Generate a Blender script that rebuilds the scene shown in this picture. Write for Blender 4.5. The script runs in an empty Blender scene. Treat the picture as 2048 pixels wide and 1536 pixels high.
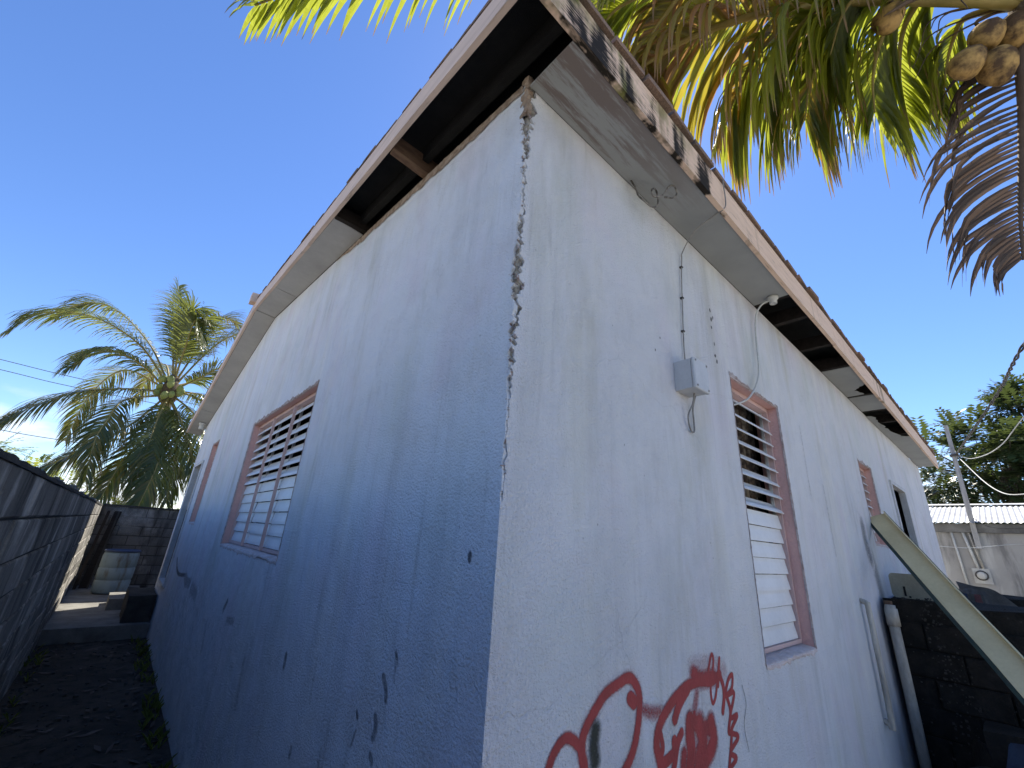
import bpy, math, random
import numpy as np
from mathutils import Vector, Matrix, noise as mnoise

rng = random.Random(7)
scene = bpy.context.scene
col = scene.collection
R = math.radians

# ------------------------------------------------------------------ camera
CAM = (-0.7705, -0.9200, 1.65)
camd = bpy.data.cameras.new('camera')
camd.sensor_width = 36.0
camd.lens = 842.79 / 2048 * 36.0
camd.clip_start = 0.02
camd.clip_end = 3000
cam = bpy.data.objects.new('camera', camd)
col.objects.link(cam)
_r = (0.74430195, -0.66489001, 0.06273657)
_u = (-0.27523164, -0.21979473, 0.93591550)
_f = (0.60849170, 0.71387082, 0.34659242)
cam.matrix_world = Matrix(((_r[0], _u[0], -_f[0], CAM[0]), (_r[1], _u[1], -_f[1], CAM[1]),
                           (_r[2], _u[2], -_f[2], CAM[2]), (0, 0, 0, 1)))
scene.camera = cam

# ------------------------------------------------------------------ sky, sun, exposure
SUN_AZ, SUN_EL = 35.0, 55.0           # degrees from +X towards +Y, and above the horizon
world = bpy.data.worlds.new('World')
scene.world = world
world.use_nodes = True
wn = world.node_tree.nodes
wl = world.node_tree.links
for n_ in list(wn):
    wn.remove(n_)
w_out = wn.new('ShaderNodeOutputWorld')
w_bg = wn.new('ShaderNodeBackground')
w_bg.inputs['Strength'].default_value = 0.10
sky = wn.new('ShaderNodeTexSky')
sky.sky_type = 'NISHITA'
sky.sun_disc = False
sky.sun_elevation = R(SUN_EL)
sky.sun_rotation = R(90.0 - SUN_AZ)
sky.air_density = 1.0
sky.dust_density = 0.15
sky.altitude = 900
sky.ozone_density = 4.0
# a few white cumulus heads low over the horizon
w_tc = wn.new('ShaderNodeTexCoord')
w_map = wn.new('ShaderNodeMapping')
w_map.inputs['Scale'].default_value = (1, 1, 2.6)
w_no = wn.new('ShaderNodeTexNoise')
w_no.inputs['Scale'].default_value = 5.0
w_no.inputs['Detail'].default_value = 8
w_no.inputs['Roughness'].default_value = 0.55
w_ra = wn.new('ShaderNodeMapRange')
w_ra.inputs['From Min'].default_value = 0.48
w_ra.inputs['From Max'].default_value = 0.60
w_sep = wn.new('ShaderNodeSeparateXYZ')
w_el = wn.new('ShaderNodeMapRange')
w_el.inputs['From Min'].default_value = 0.20
w_el.inputs['From Max'].default_value = 0.08
w_mu = wn.new('ShaderNodeMath')
w_mu.operation = 'MULTIPLY'
w_mu2 = wn.new('ShaderNodeMath')
w_mu2.operation = 'MULTIPLY'
w_mu2.inputs[1].default_value = 0.85
w_mix = wn.new('ShaderNodeMixRGB')
w_mix.inputs['Color2'].default_value = (6.0, 6.2, 6.6, 1)
wl.new(w_tc.outputs['Generated'], w_map.inputs['Vector'])
wl.new(w_map.outputs['Vector'], w_no.inputs['Vector'])
wl.new(w_no.outputs['Fac'], w_ra.inputs['Value'])
wl.new(w_tc.outputs['Generated'], w_sep.inputs[0])
wl.new(w_sep.outputs['Z'], w_el.inputs['Value'])
wl.new(w_ra.outputs[0], w_mu.inputs[0])
wl.new(w_el.outputs[0], w_mu.inputs[1])
wl.new(w_mu.outputs[0], w_mu2.inputs[0])
wl.new(w_mu2.outputs[0], w_mix.inputs['Fac'])
w_hs = wn.new('ShaderNodeHueSaturation')
w_hs.inputs['Hue'].default_value = 0.508
w_hs.inputs['Saturation'].default_value = 1.13
w_hs.inputs['Value'].default_value = 1.05
wl.new(sky.outputs[0], w_hs.inputs['Color'])
wl.new(w_hs.outputs[0], w_mix.inputs['Color1'])
wl.new(w_mix.outputs[0], w_bg.inputs['Color'])
wl.new(w_bg.outputs[0], w_out.inputs['Surface'])

sund = bpy.data.lights.new('sun', 'SUN')
sund.energy = 5.0
sund.angle = R(0.53)
sund.color = (1.0, 0.93, 0.80)
sun = bpy.data.objects.new('sun', sund)
col.objects.link(sun)
_sd = Vector((math.cos(R(SUN_EL)) * math.cos(R(SUN_AZ)), math.cos(R(SUN_EL)) * math.sin(R(SUN_AZ)), math.sin(R(SUN_EL))))
sun.rotation_euler = _sd.to_track_quat('Z', 'Y').to_euler()
sun.location = _sd * 40

scene.view_settings.view_transform = 'Standard'
scene.view_settings.look = 'None'
scene.view_settings.gamma = 1.0
scene.view_settings.use_curve_mapping = False
scene.view_settings.exposure = 1.15
scene.render.engine = 'CYCLES'
scene.cycles.max_bounces = 10
scene.cycles.diffuse_bounces = 6
scene.cycles.transparent_max_bounces = 24


# ------------------------------------------------------------------ material helpers
class NT:
    def __init__(self, name):
        self.m = bpy.data.materials.new(name)
        self.m.use_nodes = True
        self.t = self.m.node_tree
        self.t.nodes.clear()
        self.out = self.t.nodes.new('ShaderNodeOutputMaterial')
        g = self.t.nodes.new('ShaderNodeNewGeometry')
        self.pos = g.outputs['Position']
        self.nrm = g.outputs['Normal']

    def n(self, typ, **kw):
        nd = self.t.nodes.new(typ)
        for k, v in kw.items():
            setattr(nd, k, v)
        return nd

    def link(self, a, b):
        self.t.links.new(a, b)

    def setin(self, sock, v):
        if isinstance(v, bpy.types.NodeSocket):
            self.t.links.new(v, sock)
        elif isinstance(v, (tuple, list)) and len(v) == 3 and sock.type == 'RGBA':
            sock.default_value = (*v, 1)
        else:
            sock.default_value = v

    def mp(self, scale=(1, 1, 1), loc=(0, 0, 0), vec=None):
        nd = self.n('ShaderNodeMapping')
        nd.inputs['Scale'].default_value = scale
        nd.inputs['Location'].default_value = loc
        self.link(vec or self.pos, nd.inputs['Vector'])
        return nd.outputs[0]

    def noise(self, scale, detail=4, rough=.55, vec=None, dist=0.0):
        nd = self.n('ShaderNodeTexNoise')
        nd.inputs['Scale'].default_value = scale
        nd.inputs['Detail'].default_value = detail
        nd.inputs['Roughness'].default_value = rough
        nd.inputs['Distortion'].default_value = dist
        self.link(vec or self.pos, nd.inputs['Vector'])
        return nd.outputs['Fac']

    def voro(self, scale, vec=None, feature='F1'):
        nd = self.n('ShaderNodeTexVoronoi', feature=feature)
        nd.inputs['Scale'].default_value = scale
        self.link(vec or self.pos, nd.inputs['Vector'])
        return nd.outputs['Distance']

    def rng(self, v, a, b, c=0.0, d=1.0):
        nd = self.n('ShaderNodeMapRange')
        self.setin(nd.inputs['Value'], v)
        nd.inputs['From Min'].default_value = a
        nd.inputs['From Max'].default_value = b
        nd.inputs['To Min'].default_value = c
        nd.inputs['To Max'].default_value = d
        return nd.outputs[0]

    def math(self, op, a, b=0.0):
        nd = self.n('ShaderNodeMath', operation=op)
        self.setin(nd.inputs[0], a)
        self.setin(nd.inputs[1], b)
        return nd.outputs[0]

    def mix(self, f, a, b, typ='MIX'):
        nd = self.n('ShaderNodeMixRGB', blend_type=typ)
        self.setin(nd.inputs['Fac'], f)
        self.setin(nd.inputs['Color1'], a)
        self.setin(nd.inputs['Color2'], b)
        return nd.outputs[0]

    def sep(self, vec=None):
        nd = self.n('ShaderNodeSeparateXYZ')
        self.link(vec or self.pos, nd.inputs[0])
        return nd.outputs

    def attr(self, name):
        nd = self.n('ShaderNodeAttribute')
        nd.attribute_name = name
        return nd.outputs['Fac']

    def bump(self, h, strength=.4, dist=.01, normal=None):
        nd = self.n('ShaderNodeBump')
        nd.inputs['Strength'].default_value = strength
        nd.inputs['Distance'].default_value = dist
        self.link(h, nd.inputs['Height'])
        if normal:
            self.link(normal, nd.inputs['Normal'])
        return nd.outputs[0]

    def surf(self, color, rough=.8, normal=None, spec=.3, metal=0.0):
        b = self.n('ShaderNodeBsdfPrincipled')
        self.setin(b.inputs['Base Color'], color)
        self.setin(b.inputs['Roughness'], rough)
        b.inputs['Specular IOR Level'].default_value = spec
        self.setin(b.inputs['Metallic'], metal)
        if normal:
            self.link(normal, b.inputs['Normal'])
        self.link(b.outputs[0], self.out.inputs['Surface'])
        return b


def gmat(name, c1, c2, scale=4.0, rough=.85, bstr=.4, bscale=60, bdist=.006, spec=.25, metal=0.0, stretch=(1, 1, 1), grain=.25, lo=.35, hi=.65):
    t = NT(name)
    v = t.mp(stretch)
    f = t.rng(t.noise(scale, 6, .6, v), lo, hi)
    c = t.mix(f, c1, c2)
    g = t.noise(bscale, 4, .65, v)
    c = t.mix(grain, c, t.mix(t.rng(g, .3, .7), (.25, .25, .25), (1, 1, 1)), 'MULTIPLY')
    nr = t.bump(g, bstr, bdist)
    t.surf(c, rough, nr, spec, metal)
    return t.m


# painted stucco of the house: pale blue-grey paint, rain streaks, mildew, trowel relief
def wall_mat(name, axis, tint_a, tint_b, stain=1.0):
    t = NT(name)
    big = t.rng(t.noise(1.3, 5, .6), .38, .62)
    c = t.mix(big, tint_a, tint_b)
    blot = t.rng(t.noise(2.7, 4, .5, t.mp((1, 1, .7), (3, 5, 1))), .5, .72)
    c = t.mix(t.math('MULTIPLY', blot, .5), c, (.72, .66, .73))
    blot2 = t.rng(t.noise(2.1, 4, .5, t.mp((1, 1, .6), (13, 2, 8))), .52, .74)
    c = t.mix(t.math('MULTIPLY', blot2, .5), c, (.60, .65, .62))
    mot = t.rng(t.noise(6.5, 7, .7, t.mp((1, 1, .6), (31, 9, 4))), .50, .70)
    c = t.mix(t.math('MULTIPLY', mot, .34 * stain), c, (.50, .50, .50))
    # rain streaks running down from the eave
    st = t.rng(t.noise(5.5, 6, .62, t.mp((1, 1, .10))), .47, .72)
    stz = t.rng(t.noise(1.4, 3, .5, t.mp((1, 1, .5), (7, 1, 2))), .36, .6)
    c = t.mix(t.math('MULTIPLY', t.math('MULTIPLY', st, stz), .5 * stain), c, (.36, .36, .34))
    gst = t.rng(t.noise(3.6, 6, .65, t.mp((1, 1, .20), (21, 4, 6))), .54, .70)
    c = t.mix(t.math('MULTIPLY', gst, .42 * stain), c, (.47, .46, .34))
    wh = t.rng(t.noise(4.4, 6, .6, t.mp((1, 1, .16), (40, 14, 2))), .54, .68)
    c = t.mix(t.math('MULTIPLY', wh, .45), c, (.80, .80, .78))
    # fine thin streaks
    st2 = t.rng(t.noise(24, 4, .6, t.mp((1, 1, .07), (2, 2, 2))), .56, .75)
    c = t.mix(t.math('MULTIPLY', t.math('MULTIPLY', st2, stz), .5), c, (.36, .37, .38))
    # speckle of dirt pits
    pit = t.rng(t.voro(22, t.mp((1, 1, .7))), .04, .085, 1, 0)
    pit = t.math('MULTIPLY', pit, t.rng(t.noise(3.4, 4, .6), .54, .60))
    c = t.mix(t.math('MULTIPLY', pit, .6), c, (.16, .16, .16))
    sp = t.rng(t.noise(150, 3, .65), .57, .74)
    c = t.mix(t.math('MULTIPLY', sp, t.rng(t.noise(2.0, 2), .4, .65, .05, .4)), c, (.3, .31, .33))
    # hairline cracks
    wob = t.n('ShaderNodeVectorMath', operation='ADD')
    nz_ = t.n('ShaderNodeTexNoise')
    nz_.inputs['Scale'].default_value = 3.0
    nz_.inputs['Detail'].default_value = 5
    t.link(t.pos, nz_.inputs['Vector'])
    vs_ = t.n('ShaderNodeVectorMath', operation='SCALE')
    vs_.inputs['Scale'].default_value = .35
    t.link(nz_.outputs['Color'], vs_.inputs[0])
    t.link(t.pos, wob.inputs[0])
    t.link(vs_.outputs[0], wob.inputs[1])
    crk = t.rng(t.voro(1.25, wob.outputs[0], 'DISTANCE_TO_EDGE'), .0015, .0045, 1, 0)
    crk = t.math('MULTIPLY', crk, t.rng(t.noise(1.1, 3, .5, t.mp((1, 1, 1), (17, 3, 9))), .50, .56))
    c = t.mix(t.math('MULTIPLY', crk, .10), c, (.22, .22, .22))
    g1 = t.noise(120, 3, .6)
    g2 = t.noise(74, 5, .62, t.mp((1, 1, 1.15)), .3)
    g3 = t.noise(7, 3, .5)
    h = t.math('ADD', t.math('MULTIPLY', g1, .8), t.math('ADD', t.math('MULTIPLY', g2, t.rng(t.noise(2.6, 3), .35, .7, .25, 1.1)), t.math('SUBTRACT', t.math('MULTIPLY', g3, 1.6), t.math('MULTIPLY', crk, .12))))
    nr = t.bump(h, .95, .016)
    t.surf(c, .78, nr, .25)
    return t.m


MAT = {}
MAT['wall_gable'] = wall_mat('wall_paint_gable', 'y', (.73, .765, .825), (.79, .81, .85), .7)  # bluer than the front paint, tinting some sky-light blue into this wall
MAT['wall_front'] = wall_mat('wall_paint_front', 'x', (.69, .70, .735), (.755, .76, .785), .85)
MAT['concrete'] = gmat('rough_concrete', (.52, .48, .41), (.24, .215, .18), 34, .95, 1.0, 70, .02)
MAT['old_plaster'] = gmat('exposed_plaster', (.47, .38, .31), (.24, .17, .12), 26, .95, 1.0, 60, .02)
MAT['chip'] = gmat('chipped_plaster', (.66, .60, .60), (.42, .31, .28), 22, .95, 1.0, 90, .02)
MAT['pink'] = gmat('pink_paint', (.74, .46, .41), (.66, .41, .37), 5, .75, .5, 70, .01, grain=.18)
MAT['pinkwood'] = gmat('pink_wood', (.66, .46, .42), (.56, .40, .37), 5, .6, .3, 90, .004, grain=.15)
MAT['sill'] = gmat('sill_plaster', (.76, .68, .67), (.60, .50, .47), 12, .9, .9, 60, .015)
MAT['blade'] = gmat('white_louvre', (.78, .79, .80), (.68, .69, .70), 3, .45, .15, 40, .002, spec=.45, grain=.08)
MAT['felt'] = gmat('black_felt', (.012, .012, .013), (.02, .02, .02), 8, .8, .8, 260, .006)
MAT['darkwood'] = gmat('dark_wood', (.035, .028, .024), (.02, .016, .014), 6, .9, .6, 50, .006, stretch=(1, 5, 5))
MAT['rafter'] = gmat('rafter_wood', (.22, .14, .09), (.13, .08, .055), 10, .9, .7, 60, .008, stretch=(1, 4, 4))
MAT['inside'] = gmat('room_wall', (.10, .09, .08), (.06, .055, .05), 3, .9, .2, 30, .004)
MAT['whiteframe'] = gmat('white_frame', (.66, .67, .68), (.52, .53, .54), 7, .6, .4, 80, .005)
MAT['darkinside'] = gmat('dark_interior', (.008, .008, .009), (.014, .013, .013), 2, .9, .05, 6, .002, spec=.0, grain=0)  # matte black door panes, the unlit interior put into their colour
MAT['plastic_box'] = gmat('box_plastic', (.56, .57, .58), (.48, .49, .50), 6, .5, .15, 90, .002, spec=.4, grain=.1)
MAT['cable_grey'] = gmat('cable_grey', (.34, .33, .31), (.22, .21, .20), 20, .7, .1, 60, .002)
MAT['cable_coil'] = gmat('cable_coil', (.30, .28, .25), (.05, .045, .04), 45, .7, .1, 60, .002)
MAT['cable_white'] = gmat('cable_white', (.66, .66, .63), (.55, .55, .52), 12, .55, .1, 60, .002)
MAT['cable_dark'] = gmat('cable_dark', (.06, .055, .05), (.12, .11, .10), 12, .7, .1, 60, .002)
MAT['pvc'] = gmat('pvc_pipe', (.60, .57, .50), (.34, .32, .28), 9, .6, .3, 60, .004, stretch=(1, 1, .4))
MAT['zinc'] = gmat('zinc_sheet', (.62, .63, .64), (.46, .45, .44), 2.5, .5, .2, 40, .003, spec=.5, metal=.25)
MAT['cream'] = gmat('cream_metal', (.76, .65, .38), (.62, .52, .29), 2.2, .5, .2, 50, .003, spec=.4, grain=.12)
MAT['green_metal'] = gmat('green_metal', (.03, .075, .065), (.02, .045, .04), 6, .5, .2, 50, .003, spec=.4)
MAT['beige_plastic'] = gmat('beige_plastic', (.46, .42, .31), (.34, .31, .23), 4, .55, .2, 60, .003, spec=.35)
MAT['pole'] = gmat('pole_wood', (.50, .49, .47), (.32, .31, .30), 8, .85, .5, 60, .006, stretch=(3, 3, .4))
MAT['tarp'] = gmat('tarp', (.16, .155, .145), (.09, .085, .08), 5, .85, .5, 70, .006)
MAT['stripe_red'] = gmat('cloth_red', (.26, .11, .11), (.17, .08, .08), 9, .9, .4, 90, .004)
MAT['cloth_blue'] = gmat('cloth_blue', (.05, .08, .14), (.035, .05, .09), 8, .85, .4, 70, .005)
MAT['coconut'] = gmat('coconut_husk', (.46, .30, .11), (.10, .06, .03), 6, .6, .5, 40, .008, lo=.44, hi=.58)
MAT['greennut'] = gmat('green_coconut', (.30, .32, .10), (.20, .24, .06), 6, .5, .2, 40, .004)
MAT['fibre'] = gmat('palm_fibre', (.20, .15, .10), (.11, .085, .06), 10, .95, 1.0, 60, .02)
MAT['trunk'] = gmat('palm_trunk', (.30, .28, .25), (.17, .155, .14), 6, .95, 1.0, 14, .03, stretch=(1, 1, 3))
MAT['bark'] = gmat('bark', (.16, .13, .10), (.09, .075, .06), 8, .95, .9, 40, .02)
MAT['pebble'] = gmat('pebble', (.10, .095, .085), (.055, .05, .045), 30, .9, .5, 120, .004)
MAT['slab'] = gmat('slab_concrete', (.24, .235, .22), (.14, .135, .125), 4, .9, .6, 50, .008)
MAT['meter_white'] = gmat('meter_panel', (.60, .59, .55), (.5, .49, .46), 8, .6, .1, 60, .002)


def fascia_mat():
    # pink-primed timber: dark mould with brushed edges near the corner, green algae, brown drips
    t = NT('fascia_paint')
    s = t.sep()
    g = t.noise(9, 5, .6, t.mp((.35, 1, 6)))
    c = t.mix(t.rng(g, .3, .7), (.80, .60, .46), (.68, .50, .37))
    gx = t.math('ADD', s['X'], t.math('MULTIPLY', t.math('SUBTRACT', t.noise(4.5, 5, .65, t.mp((1, 1, .4))), .5), 1.3))
    algae = t.rng(t.noise(6, 4, .6, t.mp((1, 1, .5), (4, 0, 0))), .42, .6)
    c = t.mix(t.math('MULTIPLY', algae, t.rng(gx, .95, .35)), c, (.17, .17, .045))
    brush = t.noise(30, 3, .6, t.mp((.30, 1, 3.4)))
    mn = t.math('ADD', t.noise(3.0, 4, .55, t.mp((1.5, 1, .35), (1.2, 0, 0)), .3), t.math('MULTIPLY', t.math('SUBTRACT', brush, .5), .30))
    mould = t.rng(mn, .52, .60)
    m2 = t.math('MULTIPLY', mould, t.rng(gx, 1.75, 1.35))
    c = t.mix(m2, c, (.020, .015, .010))
    drip = t.rng(t.noise(7, 3, .5, t.mp((1.6, 1, .06))), .60, .70)
    drip = t.math('MULTIPLY', drip, t.rng(t.noise(1.4, 2, .5, t.mp((1, 1, .2), (9, 0, 0))), .45, .6))
    c = t.mix(t.math('MULTIPLY', drip, .75), c, (.16, .115, .05))
    sc = t.rng(t.noise(60, 3, .6, t.mp((.12, 1, 1.5))), .60, .72)
    c = t.mix(t.math('MULTIPLY', sc, .55), c, (.22, .16, .12))
    nr = t.bump(t.noise(40, 4, .6, t.mp((.15, 1, 2))), .4, .004)
    t.surf(c, .75, nr, .25)
    return t.m


MAT['fascia'] = fascia_mat()


def rake_mat():
    t = NT('rake_paint')
    g = t.noise(8, 5, .6, t.mp((3, .25, 3)))
    c = t.mix(t.rng(g, .3, .7), (.68, .54, .46), (.56, .44, .37))
    sc = t.rng(t.noise(30, 4, .6, t.mp((2, .10, 2))), .58, .72)
    c = t.mix(t.math('MULTIPLY', sc, .5), c, (.22, .17, .13))
    t.surf(c, .75, t.bump(g, .4, .004), .25)
    return t.m


MAT['rake'] = rake_mat()


def soffit_mat():
    # grey paint, flaking to brown weathered plywood at the corner end
    t = NT('soffit_paint')
    s = t.sep()
    c = t.mix(t.rng(t.noise(2.2, 4), .35, .65), (.33, .34, .335), (.27, .28, .275))
    fl = t.noise(11, 6, .7, t.mp((.22, 2.2, 1)))
    y_out = t.rng(s['Y'], -.05, -.22)
    x_near = t.rng(t.math('ADD', s['X'], t.math('MULTIPLY', t.noise(2.4, 4), .9)), 1.7, .7)
    f = t.rng(t.math('ADD', fl, t.math('MULTIPLY', y_out, .14)), .50, .60)
    c = t.mix(t.math('MULTIPLY', t.math('MULTIPLY', f, x_near), .85), c, (.17, .13, .115))
    nr = t.bump(fl, .35, .004)
    t.surf(c, .7, nr, .3)
    return t.m


MAT['soffit'] = soffit_mat()
MAT['soffit_plain'] = gmat('soffit_plain', (.42, .42, .42), (.34, .34, .345), 2.2, .7, .15, 30, .003, grain=.1)


def block_mat(name, c1, c2, dark, amount):
    t = NT(name)
    oi = t.n('ShaderNodeObjectInfo')
    c = t.mix(oi.outputs['Random'], c1, c2)
    c = t.mix(t.rng(t.noise(2.6, 5, .6, t.mp((1, 1, .6), (5, 5, 5))), .52, .66), c, tuple(min(1, k * 1.7) for k in c1))
    st = t.rng(t.noise(5, 6, .65, t.mp((1, 1, .22))), .5 - amount, .72 - amount)
    c = t.mix(st, c, dark)
    g = t.noise(75, 4, .7)
    c = t.mix(.4, c, t.mix(t.rng(g, .3, .7), (.3, .3, .3), (1, 1, 1)), 'MULTIPLY')
    t.surf(c, .95, t.bump(g, .9, .012), .2)
    return t.m


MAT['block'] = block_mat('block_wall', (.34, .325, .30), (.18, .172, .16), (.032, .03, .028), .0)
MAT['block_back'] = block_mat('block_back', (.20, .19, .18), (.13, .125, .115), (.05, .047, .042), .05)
MAT['mortar'] = gmat('mortar', (.07, .067, .062), (.04, .038, .035), 8, .95, .8, 60, .01)
MAT['mossy'] = gmat('mossy_block', (.012, .012, .011), (.03, .028, .025), 7, .95, 1.0, 45, .02)


def ground_mat():
    t = NT('dirt')
    c = t.mix(t.rng(t.noise(.8, 6, .6), .35, .65), (.42, .39, .33), (.33, .305, .26))
    c = t.mix(t.rng(t.noise(.12, 4, .6, t.mp((1, 1, 1), (4, 4, 0))), .56, .66), c, (.14, .15, .07))
    h = t.noise(38, 6, .7)
    t.surf(c, .95, t.bump(h, .9, .03), .15)
    return t.m


MAT['dirt'] = ground_mat()


def yard_mat():
    t = NT('yard_marl')
    c = t.mix(t.rng(t.noise(.9, 6, .6), .35, .65), (.50, .47, .42), (.40, .375, .335))
    t.surf(c, .95, t.bump(t.noise(30, 6, .7), .6, .02), .15)
    return t.m


MAT['yard'] = yard_mat()


def nb_mat():
    t = NT('neighbour_plaster')
    c = t.mix(t.rng(t.noise(1.2, 5, .6), .35, .65), (.40, .385, .36), (.30, .29, .275))
    st = t.rng(t.noise(3.2, 5, .6, t.mp((1, 1, .22))), .50, .60)
    c = t.mix(t.math('MULTIPLY', st, .7), c, (.15, .145, .14))
    st2 = t.rng(t.noise(4.2, 5, .6, t.mp((1, 1, .10), (0, 8, 0))), .56, .68)
    c = t.mix(t.math('MULTIPLY', st2, .6), c, (.58, .57, .54))
    t.surf(c, .9, t.bump(t.noise(40, 5, .6), .5, .01), .2)
    return t.m


MAT['nb'] = nb_mat()


def shingle_mat():
    t = NT('shingle')
    oi = t.n('ShaderNodeObjectInfo')
    a = t.attr('v')
    v = t.math('FRACT', t.math('ADD', a, oi.outputs['Random']))
    c = t.mix(v, (.34, .235, .18), (.22, .165, .13))
    c = t.mix(t.rng(t.noise(3, 4), .52, .75), c, (.11, .10, .09))
    g = t.noise(140, 3, .7)
    c = t.mix(.5, c, t.mix(t.rng(g, .35, .65), (.3, .3, .3), (1.2, 1.2, 1.2)), 'MULTIPLY')
    t.surf(c, .95, t.bump(g, .8, .006), .15)
    return t.m


MAT['shingle'] = shingle_mat()


def leaf_mat(name, c1, c2, trans, tfac=.45, tipcol=None, gloss=.35, yellow=None):
    t = NT(name)
    v = t.attr('v')
    c = t.mix(v, c1, c2)
    tc = t.mix(v, trans, tuple(k * .7 for k in trans))
    if yellow:
        yf = t.rng(v, .72, .80)
        c = t.mix(yf, c, yellow)
        tc = t.mix(yf, tc, tuple(min(1, k * 1.6) for k in yellow))
    if tipcol:
        tf = t.rng(t.math('ADD', t.attr('tt'), t.math('MULTIPLY', v, .12)), .86, .98)
        c = t.mix(tf, c, tipcol)
        tc = t.mix(tf, tc, tipcol)
    b = t.n('ShaderNodeBsdfPrincipled')
    t.setin(b.inputs['Base Color'], c)
    b.inputs['Roughness'].default_value = gloss
    b.inputs['Specular IOR Level'].default_value = .45
    tr = t.n('ShaderNodeBsdfTranslucent')
    t.setin(tr.inputs['Color'], tc)
    mx = t.n('ShaderNodeMixShader')
    mx.inputs[0].default_value = tfac
    t.link(b.outputs[0], mx.inputs[1])
    t.link(tr.outputs[0], mx.inputs[2])
    t.link(mx.outputs[0], t.out.inputs['Surface'])
    return t.m


MAT['leaf_near'] = leaf_mat('palm_leaf_near', (.085, .105, .018), (.045, .075, .016), (.46, .50, .05), .48, (.26, .17, .08), .4, (.30, .20, .035))
MAT['leaf_far'] = leaf_mat('palm_leaf_far', (.095, .115, .034), (.05, .075, .024), (.30, .34, .07), .36, (.22, .17, .08), .20, (.16, .14, .035))
MAT['leaf_gold'] = leaf_mat('palm_leaf_gold', (.17, .135, .03), (.09, .09, .02), (.52, .42, .05), .46, (.22, .14, .07), .5, (.24, .13, .05))
MAT['leaf_dry'] = leaf_mat('palm_leaf_dry', (.13, .092, .068), (.07, .048, .036), (.14, .09, .06), .2, None, .6)
MAT['rachis'] = gmat('palm_rachis', (.32, .25, .09), (.24, .20, .06), 5, .5, .2, 30, .004, grain=.1)
MAT['rachis_dry'] = gmat('palm_rachis_dry', (.14, .10, .075), (.09, .065, .05), 5, .8, .4, 30, .006)
MAT['leaf_tree'] = leaf_mat('tree_leaf', (.05, .075, .028), (.025, .042, .018), (.16, .21, .05), .2, None, .32)
MAT['leaf_bush'] = leaf_mat('bush_leaf', (.10, .12, .03), (.05, .08, .02), (.38, .42, .06), .4, None, .45)


# ------------------------------------------------------------------ mesh helpers
class MB:
    def __init__(self):
        self.v, self.f, self.a, self.b = [], [], [], []
        self.mi = []

    def add(self, vs, fs, a=None, b=None, mi=0):
        o = len(self.v)
        self.v += [tuple(p) for p in vs]
        self.f += [tuple(i + o for i in f) for f in fs]
        self.mi += [mi] * len(fs)
        if a is not None:
            self.a += a
        if b is not None:
            self.b += b

    def box(self, x0, x1, y0, y1, z0, z1, mi=0):
        self.hexa([(x0, y0, z0), (x1, y0, z0), (x1, y1, z0), (x0, y1, z0), (x0, y0, z1), (x1, y0, z1), (x1, y1, z1), (x0, y1, z1)], mi)

    def hexa(self, p, mi=0):
        self.add(p, [(0, 3, 2, 1), (4, 5, 6, 7), (0, 1, 5, 4), (1, 2, 6, 5), (2, 3, 7, 6), (3, 0, 4, 7)], mi=mi)

    def tube(self, pts, r, n=8, cap=True):
        pts = [Vector(p) for p in pts]
        rs = r if isinstance(r, (list, tuple)) else [r] * len(pts)
        vs, fs = [], []
        prev = None
        for i, p in enumerate(pts):
            t = (pts[min(i + 1, len(pts) - 1)] - pts[max(i - 1, 0)]).normalized()
            if prev is None:
                a = t.cross(Vector((0, 0, 1)))
                if a.length < .05:
                    a = t.cross(Vector((1, 0, 0)))
            else:
                a = prev - t * prev.dot(t)
            a.normalize()
            prev = a
            b = t.cross(a)
            for k in range(n):
                an = 2 * math.pi * k / n
                vs.append(p + (a * math.cos(an) + b * math.sin(an)) * rs[i])
        for i in range(len(pts) - 1):
            for k in range(n):
                k2 = (k + 1) % n
                fs.append((i * n + k, i * n + k2, (i + 1) * n + k2, (i + 1) * n + k))
        if cap:
            fs.append(tuple(range(n - 1, -1, -1)))
            fs.append(tuple((len(pts) - 1) * n + k for k in range(n)))
        self.add(vs, fs)

    def lathe(self, prof, c, n=24, mi=0):
        vs, fs = [], []
        for r, z in prof:
            for k in range(n):
                a = 2 * math.pi * k / n
                vs.append((c[0] + r * math.cos(a), c[1] + r * math.sin(a), c[2] + z))
        for i in range(len(prof) - 1):
            for k in range(n):
                k2 = (k + 1) % n
                fs.append((i * n + k, i * n + k2, (i + 1) * n + k2, (i + 1) * n + k))
        fs.append(tuple(range(n - 1, -1, -1)))
        fs.append(tuple((len(prof) - 1) * n + k for k in range(n)))
        self.add(vs, fs, mi=mi)

    def mesh(self, name, mats, smooth=False):
        me = bpy.data.meshes.new(name)
        me.from_pydata(self.v, [], self.f)
        for m in (mats if isinstance(mats, (list, tuple)) else [mats]):
            me.materials.append(MAT[m])
        if any(self.mi):
            me.polygons.foreach_set('material_index', self.mi)
        if smooth:
            me.polygons.foreach_set('use_smooth', [True] * len(me.polygons))
        if self.a:
            at = me.attributes.new('v', 'FLOAT', 'POINT')
            at.data.foreach_set('value', self.a)
        if self.b:
            at = me.attributes.new('tt', 'FLOAT', 'POINT')
            at.data.foreach_set('value', self.b)
        me.update()
        return me


def put(o, parent=None):
    col.objects.link(o)
    if parent is not None:
        o.parent = parent
        l = parent.location if parent.type == 'EMPTY' else Vector((0, 0, 0))
        o.matrix_parent_inverse = Matrix.Translation(-l)
    return o


def tag(o, label=None, cat=None, group=None, kind=None):
    if label:
        o['label'] = label
    if cat:
        o['category'] = cat
    if group:
        o['group'] = group
    if kind:
        o['kind'] = kind
    return o


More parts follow.
